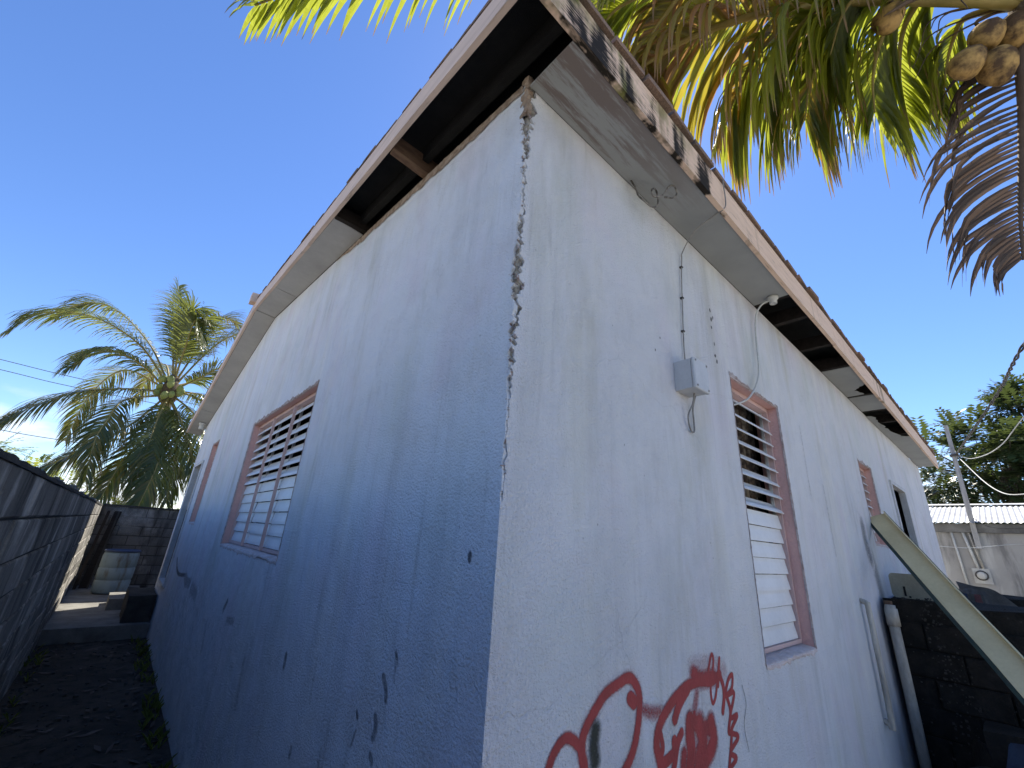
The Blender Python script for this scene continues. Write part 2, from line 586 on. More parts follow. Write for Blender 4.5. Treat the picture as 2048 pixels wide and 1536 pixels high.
def obj(name, mb, mat, parent=None, smooth=False, label=None, cat=None, group=None, kind=None):
    me = mb if isinstance(mb, bpy.types.Mesh) else mb.mesh(name, mat, smooth)
    o = bpy.data.objects.new(name, me)
    put(o, parent)
    return tag(o, label, cat, group, kind)


def thing(name, loc, label, cat, group=None):
    o = bpy.data.objects.new(name, None)
    o.empty_display_size = .1
    o.location = loc
    col.objects.link(o)
    return tag(o, label, cat, group)


def catmull(P, n):
    P = [Vector(p) for p in P]
    Q = [P[0] * 2 - P[1]] + P + [P[-1] * 2 - P[-2]]
    out = []
    m = len(P) - 1
    for i in range(n + 1):
        u = i / n * m
        k = min(int(u), m - 1)
        t = u - k
        a, b, c, d = Q[k:k + 4]
        out.append(.5 * ((2 * b) + (c - a) * t + (2 * a - 5 * b + 4 * c - d) * t * t + (3 * b - a - 3 * c + d) * t ** 3))
    return out


def n1(x, s=0.0):
    return mnoise.noise(Vector((x, s * 7.31 + .37, s * 1.7)))


# ------------------------------------------------------------------ ground
g = MB()
g.add([(-600, -600, 0), (600, -600, 0), (600, 600, 0), (-600, 600, 0)], [(0, 1, 2, 3)])
obj('ground', g, 'dirt', kind='structure')
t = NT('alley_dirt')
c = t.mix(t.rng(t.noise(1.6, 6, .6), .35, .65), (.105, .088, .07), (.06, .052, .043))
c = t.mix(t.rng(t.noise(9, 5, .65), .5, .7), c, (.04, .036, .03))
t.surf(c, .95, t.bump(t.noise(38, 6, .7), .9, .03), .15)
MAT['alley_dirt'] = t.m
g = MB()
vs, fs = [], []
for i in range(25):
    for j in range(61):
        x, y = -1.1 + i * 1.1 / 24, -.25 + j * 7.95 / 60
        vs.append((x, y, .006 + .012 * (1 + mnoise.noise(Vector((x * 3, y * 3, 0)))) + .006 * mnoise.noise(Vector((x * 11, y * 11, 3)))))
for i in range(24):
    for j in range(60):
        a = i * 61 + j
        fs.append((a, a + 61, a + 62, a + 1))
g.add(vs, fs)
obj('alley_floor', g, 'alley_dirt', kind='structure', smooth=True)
# pale marl yard in front of the long wall
g = MB()
yp = [(.4, -1.2), (2.5, -1.6), (6, -1.5), (11.4, -1.6), (11.4, -16), (2, -18), (-9, -15), (-10, -6), (-5, -2.6), (-1.4, -2.2)]
g.add([(x, y, .004) for x, y in yp], [tuple(range(len(yp)))[::-1]])
obj('yard', g, 'yard', kind='structure')

# ------------------------------------------------------------------ the house
HX, HY = 10.1, 8.76
YR = 4.6
ZF = 3.40


def zt(y):
    return 3.44 + .131 * y if y < YR else 4.0426 - .185 * (y - YR)


house = thing('house', (5.0, 4.4, 0), 'pale blue grey stucco house with cracked corner, pink window reveals and shingle gable roof', 'house')

WIN_G = [(2.02, 3.965, 1.446, 2.58), (6.25, 6.85, 1.60, 2.71)]
DOOR_G = (7.35, 8.32, .70, 2.53)
WIN_F = [(1.71, 2.49, 1.165, 2.645), (4.82, 5.43, 1.84, 2.655)]
DOOR_F = (6.48, 7.5, .70, 2.68)


def wall_sheet(name, P, u0, u1, ztop, holes, extra, mat):
    mb = MB()
    us = sorted(set([u0, u1] + [h[0] for h in holes] + [h[1] for h in holes] + extra))
    zs = sorted(set([0.0] + [h[2] for h in holes] + [h[3] for h in holes]))
    for i in range(len(us) - 1):
        a, b = us[i], us[i + 1]
        zz = zs + [None]
        for k in range(len(zz) - 1):
            z0, z1 = zz[k], zz[k + 1]
            mid = (a + b) / 2
            if z1 is not None and any(h[0] < mid < h[1] and h[2] <= z0 + 1e-6 and z1 <= h[3] + 1e-6 for h in holes):
                continue
            za = z1 if z1 is not None else ztop(a)
            zb = z1 if z1 is not None else ztop(b)
            for d, flip in ((0.0, False), (.15, True)):
                q = [P(a, d, z0), P(b, d, z0), P(b, d, zb), P(a, d, za)]
                mb.add(q, [(0, 1, 2, 3) if not flip else (3, 2, 1, 0)])
            if z1 is None:
                mb.add([P(a, 0, za), P(b, 0, zb), P(b, .15, zb), P(a, .15, za)], [(0, 1, 2, 3)])
    return mb


def PG(u, d, z):        # gable wall: u = y, d = depth into the house
    return (d, u, z)


def PF(u, d, z):        # front wall: u = x
    return (u, d, z)


# jagged broken corner: how far each plaster sheet stops short of the corner
def chip(z, s):
    if z > 1.70:
        e = min(1, (z - 1.70) / .08)
        a = .009 + .008 * n1(z * 7, s) + .013 * n1(z * 27, s + 3) + .012 * n1(z * 75, s + 5) + .006 * n1(z * 170, s + 6)
        a += .008 * max(0, n1(z * 3.1, s + 8))
        a *= .45 + 1.25 * max(0, min(1, .5 + 1.2 * n1(z * 2.6, 11)))
        a += .004 if s == 2.0 else -.002
        if z > 3.18:
            a += .02
        return max(0.0, a) * e
    a = .010 * n1(z * 6, s + 2) + .006 * n1(z * 40, s + 4) - .004
    return max(0.0, a)


mg = wall_sheet('g', PG, .12, HY, zt, WIN_G + [DOOR_G], [YR], 'wall_gable')
mf = wall_sheet('f', PF, .12, HX, lambda u: ZF, WIN_F + [DOOR_F], [], 'wall_front')
NZ = 560
for mb, P, s, ztop in ((mg, PG, 1.0, zt), (mf, PF, 2.0, lambda u: ZF)):
    vs, fs = [], []
    for i in range(NZ + 1):
        t = i / NZ
        z = t * ztop(.06)
        c = chip(z, s)
        if s == 1.0 and z < 1.7:
            c *= .6
        if s == 2.0 and z < 1.7:
            c = 0.0
        vs += [P(.12, 0, z), P(c, 0, z), P(c + .005, .02, z)]
    for i in range(NZ):
        a, b = 3 * i, 3 * i + 3
        fs += [(a, b, b + 1, a + 1), (a + 1, b + 1, b + 2, a + 2)]
    mb.add(vs, fs)
obj('gable_wall', mg, 'wall_gable', house)
obj('front_wall', mf, 'wall_front', house)

# rough concrete core showing in the broken corner
mb = MB()
NC = 420
prof = [(.0105, .11), (.0105, .06), (.0105, .045), (.0105, .032), (.011, .02), (.014, .013), (.02, .011), (.032, .0105), (.045, .0105), (.06, .0105), (.11, .0105)]
vs, fs = [], []
for i in range(NC + 1):
    z = i / NC * 3.435
    for k, (x, y) in enumerate(prof):
        nn = .006 * mnoise.noise(Vector((x * 60, y * 60, z * 45))) + .004 * mnoise.noise(Vector((x * 150, y * 150, z * 140)))
        w = 1 if 2 <= k <= 8 else .3
        vs.append((x + nn * w + .001, y + nn * w + .001, z))
m_ = len(prof)
for i in range(NC):
    for k in range(m_ - 1):
        a = i * m_ + k
        fs.append((a, a + 1, a + m_ + 1, a + m_))
mb.add(vs, fs)
obj('broken_corner', mb, 'concrete', house, label='crumbling grey concrete showing along the cracked corner')

# loose flakes of plaster clinging to the crack edge
fl_mesh = []
for k in range(5):
    mb = MB()
    m = 6
    pts = []
    for i in range(m):
        a = 2 * math.pi * i / m
        r = rng.uniform(.5, 1.0)
        pts.append((math.cos(a) * r * .5, math.sin(a) * r))
    top = [(p[0], p[1], .35 + rng.uniform(-.15, .15)) for p in pts]
    bot = [(p[0] * .8, p[1] * .8, -.4) for p in pts]
    mb.add(top + bot, [tuple(range(m))] + [(i, (i + 1) % m, m + (i + 1) % m, m + i)[::-1] for i in range(m)])
    fl_mesh.append(mb.mesh('plaster_flake', 'chip'))
for i in range(120):
    z = 1.72 + 1.6 * rng.random()
    side = rng.random() < .5
    c = chip(z, 1.0 if side else 2.0)
    o = bpy.data.objects.new('plaster_flake', fl_mesh[i % 5])
    s = rng.uniform(.003, .009)
    off = c + rng.uniform(-.008, .006)
    if side:
        o.location = (rng.uniform(.002, .008), max(.004, off), z)
        o.rotation_euler = (rng.uniform(-.5, .5), -math.pi / 2 + rng.uniform(-.4, .4), rng.uniform(0, 6))
    else:
        o.location = (max(.004, off), rng.uniform(.002, .008), z)
        o.rotation_euler = (math.pi / 2 + rng.uniform(-.4, .4), rng.uniform(-.5, .5), rng.uniform(0, 6))
    o.scale = (s * .7, s * rng.uniform(1, 2.2), s)
    put(o, house)

# ragged unpainted plaster band under the verge, and the bare block at the top of the corner
mb = MB()
vs, fs = [], []
M = 300
for i in range(M + 1):
    y = .035 + i / M * 2.3
    lo = .055 + .020 * n1(y * 6, 3) + .012 * n1(y * 25, 4)
    if y > 1.9:
        lo *= max(0.02, (2.335 - y) / .435)
    vs += [(-.004, y, zt(y) - max(.004, lo)), (-.007 - .004 * abs(n1(y * 30, 9)), y, zt(y) - .01), (.03, y, zt(y) + .012)]
for i in range(M):
    a = 3 * i
    fs += [(a, a + 1, a + 4, a + 3), (a + 1, a + 2, a + 5, a + 4)]
mb.add(vs, fs)
obj('plaster_band', mb, 'old_plaster', house, label='ragged brown plaster band under the verge')
mb = MB()
vs, fs = [], []
for i in range(15):
    z = 3.25 + i * .016
    for k in range(7):
        if k < 3:
            x, y = .001, .05 - k * .02
        else:
            x, y = .001 + (k - 3) * .009, .008
        q = .010 * mnoise.noise(Vector((x * 70, y * 70, z * 60))) + .008 * mnoise.noise(Vector((x * 150, y * 150, z * 130)))
        vs.append((x + q, y + q, z))
for i in range(14):
    for k in range(6):
        a = i * 7 + k
        fs.append((a, a + 1, a + 8, a + 7))
mb.add(vs, fs)
obj('corner_block', mb, 'old_plaster', house, label='bare brown block at the top of the corner')

# back and far walls
mb = MB()
mb.box(.15, HX - .15, HY - .15, HY, 0, 3.28)
obj('rear_wall', mb, 'wall_front', house)
mb = MB()
mb.add([(HX, 0, 0), (HX, HY, 0), (HX, HY, zt(HY)), (HX, YR, zt(YR)), (HX, 0, zt(0) - .04)], [(0, 1, 2, 3, 4)])
mb.add([(HX - .15, 0.15, 0), (HX - .15, HY - .15, 0), (HX - .15, HY - .15, zt(HY)), (HX - .15, YR, zt(YR)), (HX - .15, 0.15, zt(0) - .04)], [(4, 3, 2, 1, 0)])
obj('far_wall', mb, 'wall_front', house)
# interior floor and a cross wall, seen dark through the louvres
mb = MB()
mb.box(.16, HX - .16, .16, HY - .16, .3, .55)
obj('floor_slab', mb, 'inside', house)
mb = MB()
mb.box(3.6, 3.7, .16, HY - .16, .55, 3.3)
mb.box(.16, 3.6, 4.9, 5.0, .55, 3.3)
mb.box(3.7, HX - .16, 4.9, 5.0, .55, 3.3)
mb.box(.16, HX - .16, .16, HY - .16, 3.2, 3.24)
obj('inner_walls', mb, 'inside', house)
# unseen boxes added behind the house, their gap shaping the alley sun strip
mb = MB()
mb.box(.5, 5.5, 8.78, 10.15, 0, 3.2)
mb.box(.5, 5.5, 11.0, 13.5, 0, 3.2)
obj('rear_shade_boxes', mb, 'nb', house)

# ------------------------------------------------------------------ roof
OX0, OX1, OY0, OY1 = -.215, HX + .22, -.25, 9.30


def zd(y):
    return zt(y) + .165


mb = MB()
ys = [OY0, YR, OY1]
for y0, y1 in ((OY0, YR), (YR, OY1)):
    mb.hexa([(OX0, y0, zd(y0)), (OX1, y0, zd(y0)), (OX1, y1, zd(y1)), (OX0, y1, zd(y1)),
             (OX0, y0, zd(y0) + .025), (OX1, y0, zd(y0) + .025), (OX1, y1, zd(y1) + .025), (OX0, y1, zd(y1) + .025)])
deck = obj('roof_deck', mb, 'felt', house)

tabv = []
TW = .228
for k in range(6):
    mb = MB()
    w = TW - .018
    j = [rng.uniform(-.004, .004) for _ in range(8)]
    L = .19
    p = [(0, -.012 + j[0] * 3, 0), (w, -.012 + j[1] * 3, 0 + j[2]), (w, L, .004), (0, L, .004),
         (0, -.012 + j[0] * 3, .026 + j[3]), (w, -.012 + j[1] * 3, .026 + j[4]), (w, L, .012), (0, L, .012)]
    mb.hexa(p)
    mb.a = [k / 6.0] * 8
    tabv.append(mb.mesh('shingle', 'shingle'))
rest = MB()
nt = int((OX1 - OX0 + .02) / TW) + 1
for slope in (0, 1):
    ang = math.atan(.131) if slope == 0 else math.atan(.185)
    ncourse = 35 if slope == 0 else 34
    for c in range(ncourse):
        for i in range(nt):
            x = OX0 - .022 + i * TW - (TW / 2 if c % 2 and i else 0) + rng.uniform(-.004, .004)
            half = .5 if (c % 2 and i == 0) else 1.0
            if x > OX1 - .1:
                continue
            lift = .0
            if slope == 0:
                y = OY0 - .018 + c * .139
                z = zd(y) + .031 + (.010 + rng.uniform(-.006, .006) if c == 0 else 0)
            else:
                y = OY1 + .018 - c * .139
                z = zd(y) + .031
            if i == 0 and rng.random() < .3:
                lift = rng.uniform(.004, .018)
            if slope == 0 and c < 4 and (c == 0 or i < 22):
                o = bpy.data.objects.new('shingle', tabv[rng.randrange(6)])
                o.location = (x, y, z)
                o.rotation_euler = (ang - .05 + rng.uniform(-.015, .015) - (.03 if c == 0 else 0), -lift * 2, rng.uniform(-.015, .015))
                o.scale = (half, 1, 1)
                put(o, deck)
            else:
                sgn = 1 if slope == 0 else -1
                w = (TW - .008) * half
                q = []
                for (dx, dl, dz) in ((0, -.012, 0), (w, -.012, 0), (w, .18, .004), (0, .18, .004), (0, -.012, .014), (w, -.012, .014), (w, .18, .012), (0, .18, .012)):
                    q.append((x + dx, y + sgn * dl, z + dl * (.131 if slope == 0 else .185) * .8 + dz + (lift if dx == 0 else 0)))
                rest.hexa(q)
                rest.a += [rng.random()] * 8
obj('shingles', rest, 'shingle', deck, kind='stuff')
# ridge caps
mb = MB()
for i in range(34):
    x = OX0 - .02 + i * .31
    z = zd(YR) + .05
    mb.add([(x, YR - .14, z - .015), (x + .32, YR - .14, z - .020), (x + .32, YR, z + .012), (x, YR, z + .018), (x, YR + .14, z - .02), (x + .32, YR + .14, z - .025)],
           [(0, 1, 2, 3), (3, 2, 5, 4)])
    mb.a += [rng.random()] * 6
obj('ridge_cap', mb, 'shingle', deck)
# pink lookout end sticking up at the ridge
mb = MB()
mb.hexa([(-.30, 4.62, 4.17), (-.02, 4.62, 4.2), (-.02, 4.74, 4.2), (-.30, 4.74, 4.17), (-.30, 4.62, 4.29), (-.02, 4.62, 4.31), (-.02, 4.74, 4.31), (-.30, 4.74, 4.29)])
obj('ridge_stub', mb, 'rake', house, label='pink timber stub sticking up at the ridge')


# verge (rake) boards
def sweep(secs):
    mb = MB()
    vs = [p for sec in secs for p in sec]
    fs = []
    for i in range(len(secs) - 1):
        for k in range(4):
            k2 = (k + 1) % 4
            fs.append((4 * i + k, 4 * i + k2, 4 * i + 4 + k2, 4 * i + 4 + k))
    e = 4 * (len(secs) - 1)
    fs += [(3, 2, 1, 0), (e, e + 1, e + 2, e + 3)]
    mb.add(vs, fs)
    return mb


def rake_board(y0, y1, dx=0.0, h=.132):
    secs = []
    n = 14
    for i in range(n + 1):
        a = y0 + (y1 - y0) * i / n
        w = .006 * n1(a * 1.1, 20)
        z = zt(a) + .03 + .003 * n1(a * 2.3, 21)
        x0, x1 = -.243 + dx + w, -.218 + dx + w
        secs.append([(x0, a, z), (x1, a, z), (x1, a, z + h), (x0, a, z + h)])
    return obj('rake_board', sweep(secs), 'rake', house)


rake_board(-.252, 2.35)
rake_board(2.36, 4.66, .003)
rake_board(4.67, 7.0)
rake_board(7.01, 9.31, .003)


# eave fascia boards
def fascia(x0, x1, dz=0.0, h=.20):
    secs = []
    n = max(6, int((x1 - x0) * 4))
    for i in range(n + 1):
        a = x0 + (x1 - x0) * i / n
        w = .005 * n1(a * .9, 30)
        z = 3.395 + dz + .006 * n1(a * .7, 31)
        secs.append([(a, -.262 + w, z), (a, -.236 + w, z), (a, -.236 + w, z + h), (a, -.262 + w, z + h)])
    return obj('fascia_board', sweep(secs), 'fascia', house)


fascia(-.243, 3.40)
fascia(3.406, 5.30, -.008)
fascia(5.306, 8.3, .004)
fascia(8.306, 10.33, -.004)


# soffit panels of the eave, with two holes and broken edges
def soffit_poly(pts, z0=3.400, tilt=0.0, mat='soffit', th=.006, label=None):
    mb = MB()
    n = len(pts)
    top = [(x, y, z0 + th + tilt * x) for x, y in pts]
    bot = [(x, y, z0 + tilt * x) for x, y in pts]
    mb.add(bot + top, [tuple(range(n))[::-1], tuple(range(n, 2 * n))] + [(i, (i + 1) % n, n + (i + 1) % n, n + i) for i in range(n)])
    return obj('soffit_panel', mb, mat, house, label=label)


def jag(x0, y0, x1, y1, n, amp, s):
    out = []
    for i in range(n + 1):
        t = i / n
        k = amp * n1(t * n * .7, s) * (1 if 0 < i < n else 0)
        dx, dy = x1 - x0, y1 - y0
        l = math.hypot(dx, dy)
        out.append((x0 + dx * t - dy / l * k, y0 + dy * t + dx / l * k))
    return out


YI, YO = -.003, -.234
soffit_poly([(.0, YI), (.0, YO), (1.28, YO), (1.28, YI)], 3.398)
soffit_poly([(1.284, YI), (1.284, YO), (2.33, YO), (2.33, YI)], 3.401)
soffit_poly([(4.03, YI), (4.03, YO)] + jag(4.03, YO, 4.62, YO, 2, 0, 1)[1:] + jag(4.62, YO, 4.80, -.10, 7, .03, 41) + jag(4.80, -.10, 4.98, -.16, 5, .03, 42)[1:] + [(5.0, YI)], 3.400, label='grey soffit panel with a broken outer edge')
soffit_poly([(5.06, YI), (5.06, YO), (5.70, YO), (5.70, YI)], 3.402)
soffit_poly([(5.9, YI), (5.92, -.05)] + jag(5.95, -.06, 7.0, -.12, 14, .05, 43) + [(7.2, -.16), (7.2, YI)], 3.385, label='splintered soffit strip hanging along the wall')
soffit_poly([(7.25, YI)] + jag(7.22, -.05, 7.35, YO, 6, .03, 44) + [(8.7, YO), (8.7, YI)], 3.398)
soffit_poly([(8.705, YI), (8.705, YO), (10.1, YO), (10.1, YI)], 3.401)


# verge soffit panels (grey), from y = 1.75 to the far end
def rake_soffit(y0, y1, d=0.0, mat='soffit_plain'):
    mb = MB()
    n = 4
    for i in range(n):
        a = y0 + (y1 - y0) * i / n
        b = y0 + (y1 - y0) * (i + 1) / n
        za, zb = zt(a) + d, zt(b) + d
        mb.hexa([(-.214, a, za + .028), (-.004, a, za + .004), (-.004, b, zb + .004), (-.214, b, zb + .028),
                 (-.214, a, za + .034), (-.004, a, za + .010), (-.004, b, zb + .010), (-.214, b, zb + .034)])
    return obj('soffit_panel', mb, mat, house)


for i, (a, b) in enumerate(((1.78, 3.58), (3.60, 4.595), (4.605, 6.4), (6.41, 8.0), (8.01, 9.28))):
    rake_soffit(a, b, .003 * (i % 2))

# rafters and lookouts seen through the holes
for y in (.86,):
    mb = MB()
    z = zt(y)
    mb.hexa([(-.214, y - .03, z + .02), (.10, y - .028, z - .005), (.10, y + .024, z - .005), (-.214, y + .022, z + .02),
             (-.214, y - .03, z + .115), (.10, y - .028, z + .11), (.10, y + .024, z + .11), (-.214, y + .022, z + .115)])
    obj('lookout', mb, 'rafter', house, label='bare brown timber lookout under the verge')
mb = MB()
y = 1.755
z = zt(y)
mb.box(-.214, .05, y - .02, y + .02, z + .02, z + .118)
obj('lookout', mb, 'darkwood', house)
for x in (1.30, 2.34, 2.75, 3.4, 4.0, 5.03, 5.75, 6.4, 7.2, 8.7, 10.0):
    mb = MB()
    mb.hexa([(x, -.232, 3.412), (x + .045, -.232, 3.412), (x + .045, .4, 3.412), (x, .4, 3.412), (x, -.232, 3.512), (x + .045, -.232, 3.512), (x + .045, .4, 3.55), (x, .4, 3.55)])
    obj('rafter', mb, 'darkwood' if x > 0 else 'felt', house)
mb = MB()
mb.hexa([(-.05, -.23, zt(-.23) + .07), (-.012, -.23, zt(-.23) + .07), (-.012, 4.5, zt(4.5) + .07), (-.05, 4.5, zt(4.5) + .07),
         (-.05, -.23, zt(-.23) + .16), (-.012, -.23, zt(-.23) + .16), (-.012, 4.5, zt(4.5) + .16), (-.05, 4.5, zt(4.5) + .16)])
obj('barge_rafter', mb, 'felt', house)


# ------------------------------------------------------------------ louvre windows
def blade_mesh(length, axis, closed, chord=.098, open_deg=48):
    ang = R(83 if closed else open_deg)
    mb = MB()
    n = 5
    top, bot = [], []
    for i in range(n):
        t = i / (n - 1) - .5
        cx = t * chord
        cv = (.0012 if closed else .005) * math.sin((t + .5) * 2 * math.pi)
        top.append((cx, cv + .002))
        bot.append((cx, cv - .002))
    loop = top + bot[::-1]
    vs = []
    for e in (0, length):
        for a, b in loop:
            d = a * math.cos(ang) - b * math.sin(ang)      # outwards (-) to inwards (+)
            z = a * math.sin(ang) + b * math.cos(ang)
            vs.append((d, e, z) if axis == 'g' else (e, d, z))
    m = len(loop)
    fs = [(i, (i + 1) % m, m + (i + 1) % m, m + i) for i in range(m)] + [tuple(range(m))[::-1], tuple(range(m, 2 * m))]
    mb.add(vs, fs)
    return mb.mesh('blade', 'blade')


def louvre(axis, w, panels, rows, n_open, depth, label, jag_top=.028):
    u0, u1, z0, z1 = w
    P = PG if axis == 'g' else PF
    mb = MB()
    D = .15
    mb.add([P(u0, -.001, z0), P(u0, D, z0), P(u0, D, z1), P(u0, -.001, z1)], [(0, 1, 2, 3)])
    mb.add([P(u1, -.001, z0), P(u1, D, z0), P(u1, D, z1), P(u1, -.001, z1)], [(3, 2, 1, 0)])
    mb.add([P(u0, -.001, z1), P(u1, -.001, z1), P(u1, D, z1), P(u0, D, z1)], [(0, 1, 2, 3)])
    win = obj('window', mb, 'pink', house, label=label)
    # chipped plaster lip round the opening
    mb = MB()

    def lip(a, b, out, amp, base, s):
        n = int(math.dist(a, b) / .012)
        vs, fs = [], []
        for i in range(n + 1):
            t = i / n
            u = a[0] + (b[0] - a[0]) * t
            z = a[1] + (b[1] - a[1]) * t
            q = (u + z) * 1.0
            k = base + amp * (.5 + .9 * n1(q * 9, s)) + amp * .5 * n1(q * 42, s + 1)
            k = max(.0015, k)
            r = .0025 + .0035 * abs(n1(q * 60, s + 2))
            vs += [P(u - out[0] * .004, .006, z - out[1] * .004), P(u + out[0] * k * .4, -r - .001, z + out[1] * k * .4), P(u + out[0] * k, -.0012, z + out[1] * k)]
        for i in range(n):
            o = 3 * i
            fs += [(o, o + 1, o + 4, o + 3), (o + 1, o + 2, o + 5, o + 4)]
        mb.add(vs, fs)
    s = u0 * 3 + z0
    lip((u0 - .01, z1), (u1 + .01, z1), (0, 1), jag_top, .004, s)
    lip((u0, z0), (u0, z1 + .004), (-1, 0), .007, .001, s + 5)
    lip((u1, z0), (u1, z1 + .004), (1, 0), .007, .001, s + 9)
    obj('chipped_edge', mb, 'chip', win)
    # sloping rough sill
    mb = MB()
    n = int((u1 - u0) / .02)
    vs, fs = [], []
    for i in range(n + 1):
        u = u0 + (u1 - u0) * i / n
        k = .010 * n1(u * 14, s + 11) + .006 * n1(u * 50, s + 12)
        vs += [P(u, .15, z0 + .022), P(u, .05, z0 + .014 + .5 * k), P(u, .004 + .9 * k, z0 + .006 + .3 * k), P(u, -.004 + .3 * k, z0 - .010 + .4 * k), P(u, -.0015, z0 - .022 - 2.4 * k)]
    for i in range(n):
        for k in range(4):
            o = 5 * i + k
            fs.append((o, o + 5, o + 6, o + 1))
    mb.add(vs, fs)
    obj('sill', mb, 'sill', win, smooth=True)
    # timber frame
    mb = MB()
    fw = .022
    d0, d1 = depth - .02, depth + .04

    def bar(ua, ub, za, zb, da=d0, db=d1):
        if axis == 'g':
            mb.box(da, db, ua, ub, za, zb)
        else:
            mb.box(ua, ub, da, db, za, zb)
    zf = z0 + .02
    bar(u0 + .002, u0 + fw, zf, z1 - .003)
    bar(u1 - fw, u1 - .002, zf, z1 - .003)
    bar(u0 + fw, u1 - fw, z1 - .03, z1 - .003)
    bar(u0 + fw, u1 - fw, zf, zf + .02)
    obj('frame', mb, 'pinkwood', win)
    pw = (u1 - u0 - 2 * fw) / panels
    za, zb = zf + .022, z1 - .032
    pitch = (zb - za) / rows
    for p in range(panels):
        a = u0 + fw + p * pw + (.008 if p else .004)
        b = u0 + fw + (p + 1) * pw - (.008 if p < panels - 1 else .004)
        mo = blade_mesh(b - a, axis, False, pitch * 1.10, 57 if axis == 'g' else 42)
        mc = blade_mesh(b - a, axis, True, pitch * .975)
        for r in range(rows):
            op = r >= rows - n_open
            o = bpy.data.objects.new('blade', mo if op else mc)
            z = za + (r + .5) * pitch
            dj = rng.uniform(-.002, .002)
            o.location = P(a, depth + dj, z + rng.uniform(-.002, .002))
            e = rng.uniform(-.05, .05) if op else rng.uniform(-.03, .03)
            tl = rng.uniform(-.004, .004)
            if axis == 'g':
                o.rotation_euler = (tl, e, 0)
            else:
                o.rotation_euler = (-e, tl, 0)
            put(o, win)
        if p:
            mb = MB()
            u = u0 + fw + p * pw
            bar_u = .0065
            if axis == 'g':
                mb.box(depth - .040, depth - .018, u - bar_u, u + bar_u, za - .02, zb + .002)
            else:
                mb.box(u - bar_u, u + bar_u, depth - .040, depth - .018, za - .02, zb + .002)
            obj('mullion', mb, 'pinkwood', win)
    # white operator channels at the blade ends
    for p in range(panels):
        for e in (0, 1):
            mb = MB()
            u = u0 + fw + (p + e) * pw + (.006 if e == 0 else -.006)
            if axis == 'g':
                mb.box(depth + .012, depth + .03, u - .004, u + .004, za, zb)
            else:
                mb.box(u - .004, u + .004, depth + .012, depth + .03, za, zb)
            obj('channel', mb, 'whiteframe', win)
    return win


louvre('g', WIN_G[0], 3, 13, 7, .075, 'wide louvre window in the gable wall with three columns of blades')
louvre('g', WIN_G[1], 1, 13, 7, .075, 'narrow louvre window in the gable wall near the door')
louvre('f', WIN_F[0], 1, 16, 8, .085, 'tall louvre window in the front wall above the red paint')
louvre('f', WIN_F[1], 1, 9, 5, .085, 'small louvre window in the front wall beside the leaning channel')


# lace curtain just inside the tall window
def curtain_mat():
    t = NT('lace_curtain')
    v = t.voro(28, t.mp((1, 1, .8)))
    c = t.mix(t.rng(v, .2, .5), (.26, .20, .15), (.10, .08, .07))
    c = t.mix(t.rng(t.noise(9, 3), .5, .6), c, (.36, .32, .26))
    t.surf(c, .9, None, .1)
    return t.m


MAT['curtain'] = curtain_mat()
cur = thing('curtain', (2.1, .24, 2.6), 'brown patterned curtain parted behind the tall front louvre window', 'curtain')
for a, b in ((1.6, 2.04), (2.2, 2.6)):
    mb = MB()
    n = 40
    vs = []
    for i in range(n + 1):
        u = a + (b - a) * i / n
        for z in (1.0, 2.75):
            vs.append((u, .235 + .022 * math.sin(i * 1.1) + .008 * math.sin(i * 2.7), z))
    mb.add(vs, [(2 * i, 2 * i + 2, 2 * i + 3, 2 * i + 1) for i in range(n)])
    obj('drape', mb, 'curtain', cur, smooth=True)


# ------------------------------------------------------------------ doors
def door(axis, w, label, split):
    u0, u1, z0, z1 = w
    P = PG if axis == 'g' else PF
    mb = MB()

    def bar(m, ua, ub, da, db, za, zb):
        if axis == 'g':
            m.box(da, db, ua, ub, za, zb)
        else:
            m.box(ua, ub, da, db, za, zb)
    f = .045
    bar(mb, u0 - .02, u0 + f, -.02, .05, z0, z1)
    bar(mb, u1 - f, u1 + .02, -.02, .05, z0, z1)
    bar(mb, u0 + f, u1 - f, -.02, .05, z1 - f, z1)
    bar(mb, u0 + f, u1 - f, -.03, .12, z0, z0 + .04)
    us = u0 + (u1 - u0) * split
    bar(mb, us - .018, us + .018, .07, .1, z0 + .04, z1 - f)
    d = obj('door', mb, 'whiteframe', house, label=label)
    for a, b in ((u0 + .002, us - .002), (us + .002, u1 - .002)):
        m = MB()
        bar(m, a + .001, b - .001, .105, .115, z0 + .042, z1 - f - .001)
        obj('pane', m, 'darkinside', d)
    return d


door('g', DOOR_G, 'white framed doorway with two dark panes at the far end of the gable wall', .22)
dr = door('f', DOOR_F, 'white framed doorway with dark panes in the front wall', .45)
mb = MB()
mb.add([(7.05, .055, 1.0), (7.16, .057, 1.0), (7.12, .057, 2.6), (6.98, .055, 2.6)], [(0, 1, 2, 3)])
obj('drape', mb, 'blade', dr)


